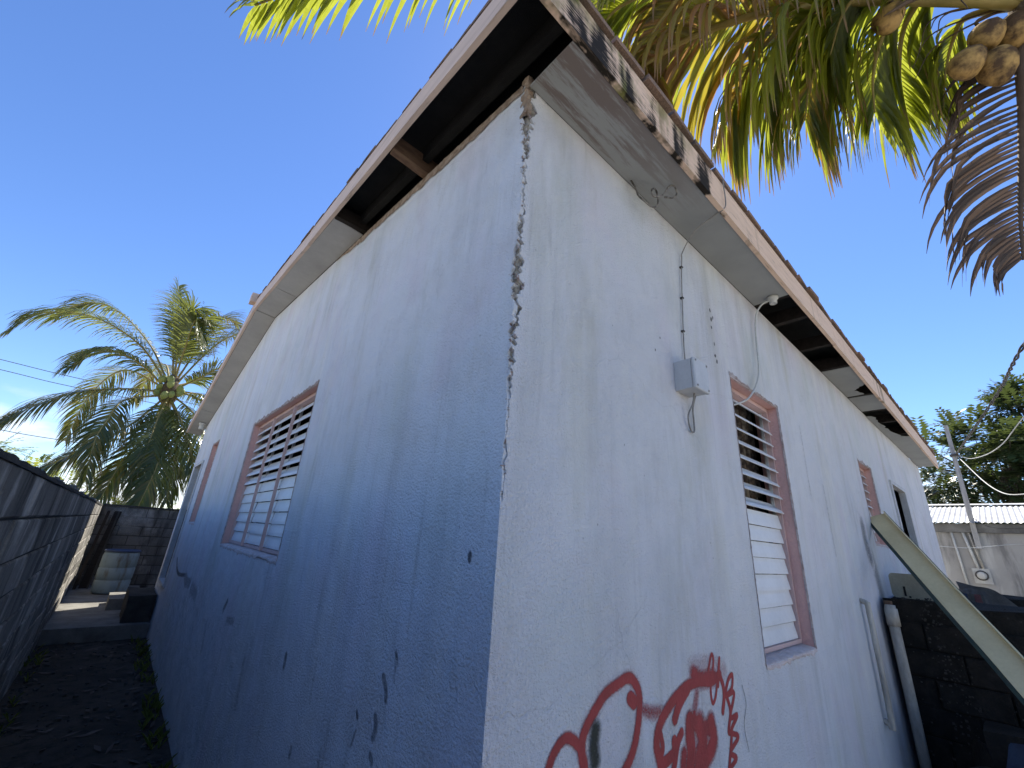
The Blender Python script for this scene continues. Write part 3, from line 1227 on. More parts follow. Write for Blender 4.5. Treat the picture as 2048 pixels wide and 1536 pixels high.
# ------------------------------------------------------------------ sprayed paint and scuffs on the walls
def marks(name, P, strokes, mat_col, res, rough, parent, label, d=-.0016, speck=.35, alo=.18, ahi=.62, amax=.96, gs=230):
    """strokes: (points, half width, softness, strength) in wall coordinates; coverage is stored per vertex."""
    ptsall = np.array([p for s in strokes for p in s[0]])
    pad = max(s[1] + s[2] for s in strokes) * 1.3 + .01
    lo, hi = ptsall.min(0) - pad, ptsall.max(0) + pad
    nu, nz = int((hi[0] - lo[0]) / res) + 1, int((hi[1] - lo[1]) / res) + 1
    U, Z = np.meshgrid(lo[0] + np.arange(nu + 1) * res, lo[1] + np.arange(nz + 1) * res, indexing='ij')
    cov = np.zeros_like(U)
    for pts, hw, soft, k in strokes:
        if len(pts) > 2:
            pts = [tuple(v[:2]) for v in catmull([(p[0], p[1], 0) for p in pts], len(pts) * 5)]
        D = np.full_like(U, 9.0)
        for (a, b), (c, e) in zip(pts[:-1], pts[1:]):
            du, dz = c - a, e - b
            L = du * du + dz * dz + 1e-12
            t = np.clip(((U - a) * du + (Z - b) * dz) / L, 0, 1)
            D = np.minimum(D, np.hypot(U - a - t * du, Z - b - t * dz))
        x = np.clip((hw + soft - D) / (soft + 1e-6), 0, 1)
        cov = np.maximum(cov, k * x * x * (3 - 2 * x))
    cc = np.maximum.reduce([cov[:-1, :-1], cov[1:, :-1], cov[:-1, 1:], cov[1:, 1:]])
    idx = -np.ones(U.shape, int)
    vs, fs, av = [], [], []

    def vid(i, j):
        if idx[i, j] < 0:
            idx[i, j] = len(vs)
            vs.append(P(float(U[i, j]), d, float(Z[i, j])))
            av.append(float(cov[i, j]))
        return idx[i, j]
    for i, j in zip(*np.where(cc > .01)):
        fs.append((vid(i, j), vid(i + 1, j), vid(i + 1, j + 1), vid(i, j + 1)))
    mb = MB()
    mb.v, mb.f, mb.a, mb.mi = vs, fs, av, [0] * len(fs)
    t = NT(name + '_paint')
    cov_s = t.attr('v')
    gr = t.noise(gs, 4, .7)
    al = t.math('ADD', cov_s, t.math('MULTIPLY', t.math('SUBTRACT', gr, .5), speck * 2))
    al = t.rng(t.math('MULTIPLY', al, t.rng(cov_s, 0, .15)), alo, ahi)
    al = t.math('MULTIPLY', al, amax)
    b = t.n('ShaderNodeBsdfPrincipled')
    c = t.mix(t.rng(t.noise(14, 4), .35, .65), mat_col, tuple(k * .75 for k in mat_col))
    t.setin(b.inputs['Base Color'], c)
    b.inputs['Roughness'].default_value = rough
    t.link(t.bump(t.noise(90, 4, .6), .5, .006), b.inputs['Normal'])
    tr = t.n('ShaderNodeBsdfTransparent')
    mx = t.n('ShaderNodeMixShader')
    t.link(al, mx.inputs[0])
    t.link(tr.outputs[0], mx.inputs[1])
    t.link(b.outputs[0], mx.inputs[2])
    t.link(mx.outputs[0], t.out.inputs['Surface'])
    MAT[name] = t.m
    return obj(name, mb, name, parent, label=label)


RED = [
    ([(.217, 1.106), (.238, 1.137), (.266, 1.157), (.295, 1.161), (.325, 1.145), (.351, 1.118), (.367, 1.077), (.37, 1.0), (.33, .95)], .005, .016, 1),
    ([(.217, 1.106), (.205, 1.05), (.22, .97), (.27, .93), (.33, .95)], .005, .016, 1),
    ([(.362, 1.079), (.351, 1.129), (.367, 1.165), (.417, 1.208), (.464, 1.237), (.526, 1.253), (.586, 1.262), (.626, 1.234), (.641, 1.198), (.634, 1.151), (.617, 1.106), (.594, 1.068), (.554, 1.035), (.49, 1.0), (.42, .99), (.375, 1.03), (.362, 1.079)], .006, .019, 1),
    ([(.59, 1.206), (.609, 1.193)], .014, .012, 1),
    ([(.656, 1.166), (.705, 1.15), (.757, 1.142)], .001, .034, .55),
    ([(.70, .93), (.747, .989), (.729, 1.059), (.753, 1.107), (.812, 1.145), (.892, 1.175), (.965, 1.191), (1.061, 1.19), (1.14, 1.18), (1.218, 1.191)], .007, .022, 1),
    ([(.852, 1.107), (.887, 1.143), (.955, 1.181)], .012, .012, 1),
    ([(1.008, 1.221), (1.062, 1.198), (1.164, 1.193)], .004, .05, .8),
    ([(1.02, 1.16), (1.0, 1.12), (.985, 1.10)], .004, .03, .5),
    ([(1.11, 1.184), (1.136, 1.234), (1.165, 1.269), (1.175, 1.242), (1.138, 1.172), (1.131, 1.141), (1.14, 1.108), (1.17, 1.127), (1.201, 1.189), (1.23, 1.249), (1.216, 1.204), (1.199, 1.156)], .0045, .005, 1),
    ([(1.218, 1.191), (1.242, 1.15), (1.24, 1.109), (1.218, 1.068)], .009, .006, 1),
    ([(1.252, 1.124), (1.298, 1.168), (1.336, 1.176), (1.317, 1.131), (1.261, 1.114), (1.336, 1.113), (1.281, 1.041), (1.344, 1.035), (1.274, .994), (1.335, .965), (1.252, .932), (1.3, .903), (1.238, .882), (1.27, .85), (1.2, .83)], .006, .006, 1),
    ([(1.257, 1.123), (1.286, 1.06), (1.253, .998), (1.276, .982), (1.228, .884), (1.2, .80)], .007, .006, 1),
    ([(.956, 1.082), (.949, 1.044), (.95, .995), (.933, .947), (.92, .88)], .014, .034, 1),
    ([(1.112, 1.051), (1.118, .989), (1.031, .946), (.993, .937), (.95, .90)], .010, .042, .95),
    ([(.991, 1.072), (1.032, 1.046), (1.099, 1.038)], .014, .03, .75),
    ([(.84, 1.047), (.836, 1.018), (.795, 1.007), (.756, 1.003)], .013, .008, 1),
    ([(.757, 1.08), (.765, 1.043), (.743, 1.015)], .008, .006, 1),
    ([(.891, 1.061), (.863, 1.039), (.831, .983), (.80, .94)], .010, .010, .9),
    ([(1.02, 1.06), (1.04, 1.01), (1.0, .96)], .012, .055, .85),
    ([(.95, 1.10), (.955, 1.05)], .006, .012, 1), ([(.99, 1.10), (.985, 1.06)], .004, .010, 1), ([(.90, 1.0), (.88, .94)], .006, .03, .8),
    ([(.72, .95), (.80, .91), (.92, .90), (1.02, .86)], .016, .014, 1),
]
RED += [([p for p in st_[0]], .0, .055, .20) for st_ in RED[2:9:2]] + [([(1.0, 1.24), (1.15, 1.23), (1.25, 1.2)], .01, .07, .22)]
marks('red_spray_paint', PF, RED, (.34, .032, .035), .0033, .6, house, 'red sprayed loops and zigzag scribble on the front wall', speck=.45, alo=.06, ahi=.80, gs=170)
marks('black_smudge', PF, [([(.413, 1.158), (.405, 1.124), (.41, 1.085)], .004, .034, 1.0)], (.03, .035, .025), .003, .8, house, 'dark spray smudge inside the red loop', d=-.0024, speck=.5, alo=.12, ahi=1.0)
SC = [
    ([(.458, 1.296), (.443, 1.270)], .004, .008, .9), ([(.518, 1.216), (.491, 1.192), (.481, 1.165)], .006, .011, .7), ([(.533, 1.106), (.521, 1.087), (.527, 1.056)], .007, .012, .65),
    ([(.663, 1.082), (.653, 1.071)], .004, .007, .8), ([(.651, 1.035), (.67, .989)], .003, .006, .6), ([(1.492, 1.073), (1.488, 1.033)], .008, .020, .7),
    ([(.53, 1.011), (.516, .998)], .006, .010, .7), ([(1.193, .814), (1.194, .785)], .006, .014, .5), ([(3.05, 1.09), (3.10, 1.04)], .012, .03, .7), ([(2.7, 1.02), (2.9, 1.0)], .01, .03, .45),
    ([(6.9, 1.12), (6.6, 1.02), (6.22, .983), (5.6, 1.03)], .012, .02, .85), ([(5.6, 1.02), (5.4, .98), (5.1, 1.0)], .03, .05, .5), ([(4.9, .98), (4.5, .95)], .03, .06, .4),
    ([(.116, 1.606), (.116, 1.59)], .006, .005, 1), ([(.45, 1.27), (.447, 1.22)], .002, .010, .4), ([(1.1, 1.15), (1.09, 1.0)], .003, .02, .25), ([(.9, .9), (.9, .8)], .003, .02, .3),
    ([(2.2, .9), (2.15, .7)], .01, .05, .3), ([(3.6, .85), (3.5, .7)], .01, .06, .3),
]
for s_ in SC:
    marks('scuff_mark', PG, [s_], (.06, .062, .068), .004 if s_[1] < .01 else .008, .85, house, None, speck=.75, alo=.10, ahi=1.0, amax=.72, gs=55)
SF = [([(1.53, 3.02), (1.53, 3.01)], .006, .005, 1), ([(1.535, 2.96), (1.532, 2.95)], .007, .005, 1), ([(1.525, 2.90), (1.525, 2.895)], .005, .005, 1), ([(1.54, 2.80), (1.54, 2.79)], .004, .005, .9),
      ([(1.535, 2.72), (1.53, 2.715)], .006, .006, 1), ([(1.55, 2.69), (1.545, 2.68)], .006, .006, .9), ([(1.56, 2.98), (1.555, 2.97)], .006, .004, .8),
      ([(4.40, 1.98), (4.38, 1.85), (4.44, 1.7)], .01, .12, .6), ([(4.5, 1.7), (4.58, 1.45), (4.62, 1.2)], .01, .16, .55), ([(2.14, 2.36), (2.14, 2.355)], .003, .005, .8),
      ([(.87, 2.52), (.87, 2.515)], .003, .003, .9), ([(.92, 2.60), (.92, 2.598)], .003, .003, .9), ([(3.3, 2.2), (3.3, 1.7)], .004, .03, .25), ([(2.95, 2.6), (2.93, 2.1)], .004, .03, .22),
      ([(1.42, 1.13), (1.44, 1.06), (1.40, .99), (1.42, .90)], .0012, .003, .8)]
for s_ in SF:
    marks('wall_stain', PF, [s_], (.08, .08, .077), .003 if s_[1] < .01 else .012, .85, house, None, speck=.5, alo=.06, ahi=1.0, amax=.7, gs=50)


# ------------------------------------------------------------------ electrics on the front wall
def cable(name, pts, r, mat, label, cat='cable', n=40, group=None, parent=None):
    mb = MB()
    mb.tube(catmull(pts, n), r, 6)
    return obj(name, mb, mat, parent, True, label, cat, group)


jb = thing('junction_box', (1.11, 0, 2.38), 'grey plastic junction box mounted on the front wall', 'junction box')
mb = MB()
mb.hexa([(1.035, -.084, 2.362), (1.165, -.084, 2.362), (1.165, -.001, 2.362), (1.035, -.001, 2.362), (1.035, -.084, 2.508), (1.165, -.084, 2.508), (1.165, -.001, 2.508), (1.035, -.001, 2.508)])
obj('body', mb, 'plastic_box', jb)
mb = MB()
mb.hexa([(1.030, -.104, 2.357), (1.170, -.104, 2.357), (1.170, -.0855, 2.357), (1.030, -.0855, 2.357), (1.030, -.104, 2.513), (1.170, -.104, 2.513), (1.170, -.0855, 2.513), (1.030, -.0855, 2.513)])
lid = obj('lid', mb, 'plastic_box', jb)
bv = lid.modifiers.new('b', 'BEVEL')
bv.width = .008
bv.segments = 3
for (x, z) in ((1.045, 2.372), (1.155, 2.372), (1.045, 2.498), (1.155, 2.498)):
    mb = MB()
    mb.tube([(x, -.1035, z), (x, -.107, z)], .005, 10)
    obj('screw', mb, 'cable_grey', jb)

feed = thing('feed_cable', (1.2, 0, 2.5), 'thin grey cable clipped up the wall from the junction box to the fascia', 'cable')
fp = [(1.135, -.012, 2.50), (1.14, -.010, 2.65), (1.16, -.010, 2.85), (1.18, -.010, 3.05), (1.20, -.012, 3.20), (1.20, -.02, 3.24), (1.19, -.10, 3.33), (1.21, -.20, 3.385), (1.21, -.262, 3.40), (1.215, -.275, 3.45), (1.22, -.274, 3.60)]
mb = MB()
mb.tube(catmull(fp, 80), .0035, 6)
obj('sheath', mb, 'cable_grey', feed, True)
for z, x in ((2.72, 1.146), (2.93, 1.168), (3.14, 1.192)):
    mb = MB()
    mb.box(x - .008, x + .008, -.016, -.001, z - .004, z + .004)
    obj('clip', mb, 'cable_dark', feed)
cable('drop_loop', [(1.12, -.05, 2.365), (1.115, -.04, 2.31), (1.10, -.02, 2.25), (1.13, -.012, 2.19), (1.165, -.012, 2.19), (1.17, -.012, 2.24), (1.155, -.02, 2.30), (1.15, -.04, 2.36)], .0042, 'cable_grey', 'grey cable loop hanging below the junction box')
ck = [(.70, -.02, 3.40), (.705, -.04, 3.34), (.71, -.05, 3.29), (.735, -.07, 3.255), (.78, -.08, 3.245), (.815, -.09, 3.27), (.81, -.10, 3.31), (.77, -.11, 3.33), (.735, -.11, 3.30), (.75, -.11, 3.27), (.80, -.13, 3.30), (.83, -.15, 3.36), (.87, -.16, 3.385), (.89, -.16, 3.35), (.86, -.15, 3.31), (.82, -.13, 3.30)]
cable('wire_coil', ck, .0048, 'cable_coil', 'frayed grey wire coiled under the eave near the corner', n=110)

lh = thing('lamp_holder', (2.30, -.14, 3.40), 'white lamp holder without bulb on the eave soffit', 'lamp holder')
mb = MB()
mb.lathe([(.036, 0), (.036, -.012), (.030, -.02), (.024, -.024), (.024, -.05), (.020, -.054), (.018, -.05)], (2.29, -.14, 3.3975), 18)
obj('socket', mb, 'cable_white', lh, True)
cable('white_cable', [(2.28, -.12, 3.375), (2.25, -.07, 3.34), (2.235, -.03, 3.25), (2.19, -.025, 3.05), (2.16, -.03, 2.92), (2.13, -.03, 2.80), (2.08, -.03, 2.72), (1.98, -.03, 2.62), (1.86, -.02, 2.53), (1.76, .03, 2.48), (1.73, .075, 2.46)], .006, 'cable_white', 'white cable drooping from the lamp holder into the tall window', n=70)

lh2 = thing('lamp_holder', (-.1, 8.35, 3.3), 'white lamp holder under the verge at the far end of the gable wall', 'lamp holder')
mb = MB()
zc = zt(8.6)
mb.lathe([(.05, 0), (.05, -.02), (.036, -.03), (.036, -.11), (.03, -.12)], (-.09, 8.6, zc + .01), 16)
obj('socket', mb, 'cable_white', lh2, True)

# pvc pipes on the front wall
pv = thing('waste_pipe', (4.33, -.09, 0), 'thick grey pvc pipe with a coupling rising up the front wall', 'pipe')
mb = MB()
mb.tube([(4.33, -.085, 0), (4.325, -.085, .7), (4.315, -.085, 1.335)], .036, 14)
obj('pipe', mb, 'pvc', pv, True)
mb = MB()
mb.tube([(4.316, -.085, 1.18), (4.314, -.085, 1.31)], .045, 14)
obj('coupling', mb, 'pvc', pv, True)
mb = MB()
mb.tube([(4.42, -.06, 0), (4.41, -.06, 1.36)], .030, 12)
obj('stub_pipe', mb, 'rafter', pv, True)
pv2 = thing('vent_pipe', (3.74, -.05, .55), 'thin white pvc pipe on the front wall beside the thick one', 'pipe')
mb = MB()
mb.tube(catmull([(3.75, -.002, .60), (3.745, -.03, .59), (3.742, -.045, .62), (3.742, -.045, 1.3), (3.745, -.04, 1.36), (3.75, -.01, 1.375), (3.75, -.002, 1.376)], 40), .019, 10)
obj('pipe', mb, 'pvc', pv2, True)


# ------------------------------------------------------------------ block walls
def block_meshes(mat, L=.39, H=.19, D=.12):
    out = []
    for k in range(5):
        mb = MB()
        c = .007 + .003 * k / 4
        j = [rng.uniform(-.003, .003) for _ in range(8)]
        # local: u along wall, w outwards (towards +w), z up; front face chamfered and uneven
        f0 = [(-L / 2, 0, -H / 2), (L / 2, 0, -H / 2), (L / 2, 0, H / 2), (-L / 2, 0, H / 2)]
        f1 = [(-L / 2, -c, -H / 2), (L / 2, -c, -H / 2), (L / 2, -c, H / 2), (-L / 2, -c, H / 2)]
        fr = [(-L / 2 + c, j[0], -H / 2 + c), (L / 2 - c, j[1], -H / 2 + c), (L / 2 - c, j[2], H / 2 - c), (-L / 2 + c, j[3], H / 2 - c)]
        bk = [(-L / 2, -D, -H / 2), (L / 2, -D, -H / 2), (L / 2, -D, H / 2), (-L / 2, -D, H / 2)]
        vs = fr + f1 + bk
        fs = [(3, 2, 1, 0)] + [(i, (i + 1) % 4, 4 + (i + 1) % 4, 4 + i) for i in range(4)] + [(4 + i, 4 + (i + 1) % 4, 8 + (i + 1) % 4, 8 + i) for i in range(4)] + [(8, 9, 10, 11)]
        mb.add(vs, fs)
        out.append(mb.mesh('block', mat))
    return out


def block_wall(root, origin, du, dw, length, courses, mat, z0=0.0, jit=.004, gaps=()):
    ms = block_meshes(mat)
    du, dw = Vector(du), Vector(dw)
    for c in range(courses):
        u = -.2 if c % 2 else 0.0
        i = 0
        while u < length - .01:
            a, b = max(u, 0), min(u + .39, length)
            if b - a > .08:
                o = bpy.data.objects.new('block', ms[rng.randrange(5)])
                p = Vector(origin) + du * ((a + b) / 2) + dw * rng.uniform(-jit, jit)
                p.z = z0 + c * .2 + .1
                rot = Matrix((du, dw, Vector((0, 0, 1)))).transposed().to_4x4()
                sc = Matrix.Diagonal(((b - a) / .39, 1, 1, 1))
                o.matrix_world = Matrix.Translation(p) @ rot @ sc
                mw = o.matrix_world.copy()
                put(o, root)
                o.matrix_basis = mw
            u += .40
            i += 1


bw = thing('block_wall', (-1.17, 6, 0), 'tall dark weathered concrete block wall along the left of the alley', 'wall')
mb = MB()
mb.box(-1.24, -1.112, .25, 12.2, 0, 1.80)
obj('mortar_core', mb, 'mortar', bw)
block_wall(bw, (-1.10, 12.19, 0), (0, -1, 0), (1, 0, 0), 11.9, 9, 'block')
mb = MB()
vs, fs = [], []
for i in range(241):
    y = .25 + i * .0497
    h = 1.815 + .012 * n1(y * 2.3, 50) + .010 * n1(y * 11, 51)
    vs += [(-1.092 + .004 * n1(y * 9, 52), y, 1.792), (-1.095, y, h), (-1.17, y, h + .015 + .008 * n1(y * 13, 53)), (-1.25, y, h), (-1.25, y, 1.79)]
for i in range(240):
    for k in range(4):
        o = i * 5 + k
        fs.append((o, o + 5, o + 6, o + 1)[::-1])
mb.add(vs, fs)
obj('coping', mb, 'mortar', bw)

mb = MB()  # unseen return added behind the camera to dim the lower gable wall
mb.box(-2.35, -1.245, .25, .39, 0, 1.80)
mb.box(-2.49, -2.352, -7.0, .39, 0, 1.95)
obj('shade_return', mb, 'mortar', bw)

bk = thing('back_wall', (-.2, 12.3, 0), 'concrete block wall closing the far end of the alley behind the barrel', 'wall')
mb = MB()
mb.box(-1.1, 3.6, 12.26, 12.4, 0, 1.80)
obj('mortar_core', mb, 'mortar', bk)
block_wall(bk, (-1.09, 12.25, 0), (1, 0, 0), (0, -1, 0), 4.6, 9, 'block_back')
mb = MB()
mb.box(-1.09, 3.6, 12.235, 12.42, 1.802, 1.84)
obj('coping', mb, 'mortar', bk)
# soft-edged pale patch on the back wall
marks('pale_patch', lambda u, d, z: (u, 12.25 + d, z), [([(-.75, 1.62), (-.62, 1.5), (-.45, 1.58)], .05, .26, .85), ([(-.7, 1.4), (-.5, 1.35)], .08, .12, .5)], (.42, .42, .40), .02, .9, bk, 'pale patch on the back wall', d=-.012, speck=.7, alo=.1, ahi=1.2, amax=.7)

# rubble along the wall top
mb = MB()
for i in range(70):
    y = rng.uniform(3, 12)
    s = rng.uniform(.008, .028)
    c = Vector((-1.17 + rng.uniform(-.05, .05), y, 1.835))
    vs = [c + Vector((rng.uniform(.5, 1) * s * a, rng.uniform(.5, 1) * s * b, rng.uniform(.4, .9) * s * d)) for a in (-1, 1) for b in (-1, 1) for d in (-1, 1)]
    mb.add(vs, [(0, 1, 3, 2), (4, 6, 7, 5), (0, 4, 5, 1), (2, 3, 7, 6), (0, 2, 6, 4), (1, 5, 7, 3)])
obj('rubble', mb, 'slab', label='small mortar crumbs along the top of the alley wall', cat='rubble', kind='stuff')

# ------------------------------------------------------------------ alley floor, slab, steps, barrel
mb = MB()
vs, fs = [], []
nx, ny = 8, 24
for i in range(nx + 1):
    for j in range(ny + 1):
        x = -1.095 + i / nx * 1.085
        y = 7.6 + j / ny * 4.64
        e = .03 * n1(x * 2.5, 60) if j == 0 else 0
        vs.append((x, y + e, .20 + .008 * n1(x * 3 + y * 2.1, 61)))
for i in range(nx):
    for j in range(ny):
        a = i * (ny + 1) + j
        fs.append((a, a + ny + 1, a + ny + 2, a + 1))
o0 = len(vs)
for i in range(nx + 1):
    v = vs[i * (ny + 1)]
    vs.append((v[0], v[1] + .012, -.01))
for i in range(nx):
    fs.append((i * (ny + 1), o0 + i, o0 + i + 1, (i + 1) * (ny + 1)))
mb.add(vs, fs)
obj('slab', mb, 'slab', kind='structure')


def rough_box(x0, x1, y0, y1, z0, z1, s, amp=.012):
    mb = MB()
    n = 6
    vs, fs = [], []
    import itertools
    for face in range(6):
        base = len(vs)
        for i in range(n + 1):
            for j in range(n + 1):
                a, b = i / n, j / n
                p = [(a, b, 0), (a, b, 1), (a, 0, b), (a, 1, b), (0, a, b), (1, a, b)][face]
                q = Vector((x0 + (x1 - x0) * p[0], y0 + (y1 - y0) * p[1], z0 + (z1 - z0) * p[2]))
                q += amp * Vector((mnoise.noise(q * 4 + Vector((s, 0, 0))), mnoise.noise(q * 4 + Vector((0, s, 5))), mnoise.noise(q * 4 + Vector((3, 0, s)))))
                vs.append(q)
        for i in range(n):
            for j in range(n):
                o = base + i * (n + 1) + j
                fs.append((o, o + 1, o + n + 2, o + n + 1) if face in (0, 3, 4) else (o, o + n + 1, o + n + 2, o + 1))
    mb.add(vs, fs)
    return mb


obj('step', rough_box(-.52, -.03, 8.95, 9.75, .195, .36, 1), 'slab', label='low concrete step on the slab near the far house corner', cat='step')
obj('door_step', rough_box(-.34, -.02, 7.75, 8.75, .19, .55, 2, .02), 'mortar', label='dark crumbling concrete door step against the gable wall', cat='step')


def barrel_mat():
    t = NT('barrel_plastic')
    s = t.sep()
    c = t.mix(t.rng(t.noise(4, 5), .35, .65), (.22, .29, .34), (.16, .22, .26))
    c = t.mix(t.rng(t.noise(9, 5, .6, t.mp((1, 1, .3))), .54, .7), c, (.12, .12, .11))
    t.surf(c, .55, t.bump(t.noise(30, 3), .2, .004), .35)
    return t.m


MAT['barrel'] = barrel_mat()
MAT['barrel_rim'] = gmat('barrel_rim', (.04, .07, .16), (.03, .05, .11), 6, .5, .1, 40, .002, spec=.4)
br = thing('barrel', (-.51, 11.0, .2), 'pale blue plastic barrel standing on the slab at the alley end', 'barrel')
mb = MB()
pr = [(.235, 0), (.262, .012), (.272, .05), (.277, .22), (.268, .232), (.268, .244), (.279, .256), (.281, .44), (.272, .452), (.272, .464), (.281, .476), (.279, .66), (.272, .71), (.262, .735)]
mb.lathe(pr, (-.51, 11.0, .208), 32)
obj('body', mb, 'barrel', br, True)
mb = MB()
mb.lathe([(.262, .735), (.280, .74), (.283, .765), (.272, .775), (.262, .77), (.258, .75)], (-.51, 11.0, .208), 32)
obj('rim', mb, 'barrel_rim', br, True)

# boards and poles leaning in the dark corner left of the barrel
for i, (xb, xt, yb, w, mt, lb) in enumerate(((-.98, -.86, 11.75, .12, 'darkwood', 'wide dark plank leaning in the corner left of the barrel'),
                                             (-.86, -.80, 11.7, .03, 'mortar', 'thin brown pole leaning beside the barrel'),
                                             (-1.06, -.98, 11.6, .05, 'darkwood', 'rough stake leaning against the alley wall'))):
    mb = MB()
    mb.hexa([(xb, yb, .2), (xb + w, yb, .2), (xb + w, yb + .03, .2), (xb, yb + .03, .2), (xt, yb + .48, 1.7), (xt + w, yb + .48, 1.7), (xt + w, yb + .51, 1.7), (xt, yb + .51, 1.7)])
    obj('plank' if i == 0 else 'pole', mb, mt, None, label=lb, cat='plank' if i == 0 else 'pole')

# stones, twigs and dead leaves on the alley floor
mb = MB()
for i in range(900):
    x = rng.uniform(-1.05, -.02)
    y = rng.uniform(-.2, 7.6)
    if rng.random() < .4:
        x = rng.choice((rng.uniform(-1.08, -.9), rng.uniform(-.2, -.02)))
    s = rng.uniform(.004, .022) * rng.random() + .004
    c = Vector((x, y, .02 + s * .3))
    vs = [c + Vector((rng.uniform(.5, 1) * s * a, rng.uniform(.5, 1) * s * b, rng.uniform(.3, .7) * s * d)) for a in (-1, 1) for b in (-1, 1) for d in (-1, 1)]
    mb.add(vs, [(0, 1, 3, 2), (4, 6, 7, 5), (0, 4, 5, 1), (2, 3, 7, 6), (0, 2, 6, 4), (1, 5, 7, 3)])
obj('gravel', mb, 'pebble', label='scattered stones on the dark alley floor', cat='gravel', kind='stuff')
mb = MB()
for i in range(260):
    x = rng.uniform(-1.05, -.04)
    y = rng.uniform(0, 7.6)
    a = rng.uniform(0, 6.3)
    l, w = rng.uniform(.03, .09), rng.uniform(.008, .02)
    d = Vector((math.cos(a), math.sin(a), 0))
    e = Vector((-d.y, d.x, 0))
    c = Vector((x, y, .026))
    mb.add([c - d * l, c + e * w + Vector((0, 0, .008)), c + d * l + Vector((0, 0, rng.uniform(0, .02))), c - e * w + Vector((0, 0, .002))], [(0, 1, 2, 3)])
    mb.a += [rng.random()] * 4
    mb.b += [0.0] * 4
obj('leaf_litter', mb, 'leaf_dry', label='dead leaves littering the alley floor', cat='leaf litter', kind='stuff')

mb = MB()
for i in range(150):
    if rng.random() < .7:
        c = Vector((-rng.uniform(.02, .16), rng.uniform(.3, 7.5), .015))
    else:
        c = Vector((-1.09 + rng.uniform(.01, .12), rng.uniform(.5, 7.5), .015))
    vv = rng.random()
    for k in range(rng.randrange(4, 9)):
        a = rng.uniform(0, 6.28)
        h = rng.uniform(.03, .13)
        d = Vector((math.cos(a) * h * .6, math.sin(a) * h * .6, h))
        e = Vector((-math.sin(a), math.cos(a), 0)) * rng.uniform(.003, .008)
        mb.add([c - e, c + e, c + d * .6 + e * .8, c + d + Vector((0, 0, -h * .25)), c + d * .6 - e * .8], [(0, 1, 2, 3, 4)])
        mb.a += [vv] * 5
        mb.b += [0.0] * 5
obj('weeds', mb, 'leaf_bush', label='small weeds sprouting along the foot of the alley walls', cat='weeds', kind='stuff')

# ------------------------------------------------------------------ things beside the front wall
# long roofing channel leaning on the wall
p_top = Vector((4.88, -.04, 2.11))
p_mid = Vector((3.61, -.77, 1.07))
ax = (p_mid - p_top).normalized()
t_end = (0.02 - p_top.z) / ax.z
p_end = p_top + ax * t_end
toc = (Vector(CAM) - (p_top + p_mid) / 2)
nrm = (toc - ax * toc.dot(ax)).normalized()
nrm = (nrm * .75 + Vector((0, 0, 1)) * .55)
nrm = (nrm - ax * nrm.dot(ax)).normalized()
sd = ax.cross(nrm).normalized()
if sd.z < 0:
    sd = -sd
prof = [(-.077, .005), (-.075, .0), (.070, .0), (.077, .026), (.066, .032)]
prof2 = [(-.096, -.030), (-.079, .003), (-.075, -.003), (.072, -.003), (.081, .026)]


def chan_pts(th):
    out = []
    for s, h in prof:
        out.append((s, h - th))
    return out


gt = thing('metal_channel', tuple(p_end), 'long cream metal channel with green underside leaning against the front wall', 'metal channel')
for nm, off, mt in (('inner_face', prof, 'cream'), ('outer_face', prof2, 'green_metal')):
    mb = MB()
    vs, fs = [], []
    ns = 40
    for i in range(ns + 1):
        t = i / ns * t_end
        wv = .006 * n1(t * 2.2, 70)
        sag = -.02 * math.sin(i / ns * math.pi)
        for s, h in off:
            q = p_top + ax * t + sd * (s + wv) + nrm * (h + .004 * n1(t * 5 + s * 20, 71)) + Vector((0, 0, sag))
            vs.append(q)
    m = len(prof)
    for i in range(ns):
        for k in range(m - 1):
            a = i * m + k
            fs.append((a, a + 1, a + m + 1, a + m))
    mb.add(vs, fs)
    obj(nm, mb, mt, gt)

# black mossy cistern wall standing out from the house
cw = thing('cistern_wall', (4.7, -.8, 0), 'black mossy rough block cistern standing out from the front wall', 'cistern')
mb = rough_box(4.46, 5.75, -1.75, -.03, 0, 1.37, 5, .03)
obj('core', mb, 'mossy', cw)
block_wall(cw, (4.44, -.05, 0), (0, -1, 0), (-1, 0, 0), 1.7, 6, 'mossy', 0.02, .012)
mb = MB()
for i in range(420):
    y = rng.uniform(-1.7, -.08)
    z = rng.uniform(.05, 1.39)
    if rng.random() < .55:
        y = -.30 - .12 * (1.39 - z) + rng.gauss(0, .05)
    s = rng.uniform(.003, .010)
    c = Vector((4.425 + rng.uniform(-.01, .01), y, z)) if rng.random() < .8 else Vector((rng.uniform(4.45, 5.0), y, 1.39))
    vs = [c + Vector((rng.uniform(.5, 1) * s * a, rng.uniform(.5, 1) * s * b, rng.uniform(.4, 1) * s * d)) for a in (-1, 1) for b in (-1, 1) for d in (-1, 1)]
    mb.add(vs, [(0, 1, 3, 2), (4, 6, 7, 5), (0, 4, 5, 1), (2, 3, 7, 6), (0, 2, 6, 4), (1, 5, 7, 3)])
obj('crumbs', mb, 'mortar', cw, kind='stuff')

# beige plastic panel with slots, standing on the cistern
pn = thing('slotted_board', (4.9, -.25, 1.38), 'beige plastic panel with rounded corners and slots standing on the black cistern', 'board')
mb = MB()
px, y0_, y1_, z0_, z1_ = 4.85, -.46, -.035, 1.375, 1.585
rad = .035


def rrect(y0, y1, z0, z1, r, n=6):
    pts = []
    for cy, cz, a0 in ((y1 - r, z1 - r, 0), (y0 + r, z1 - r, 90), (y0 + r, z0 + r, 180), (y1 - r, z0 + r, 270)):
        for k in range(n + 1):
            a = R(a0 + 90 * k / n)
            pts.append((cy + r * math.cos(a), cz + r * math.sin(a)))
    return pts


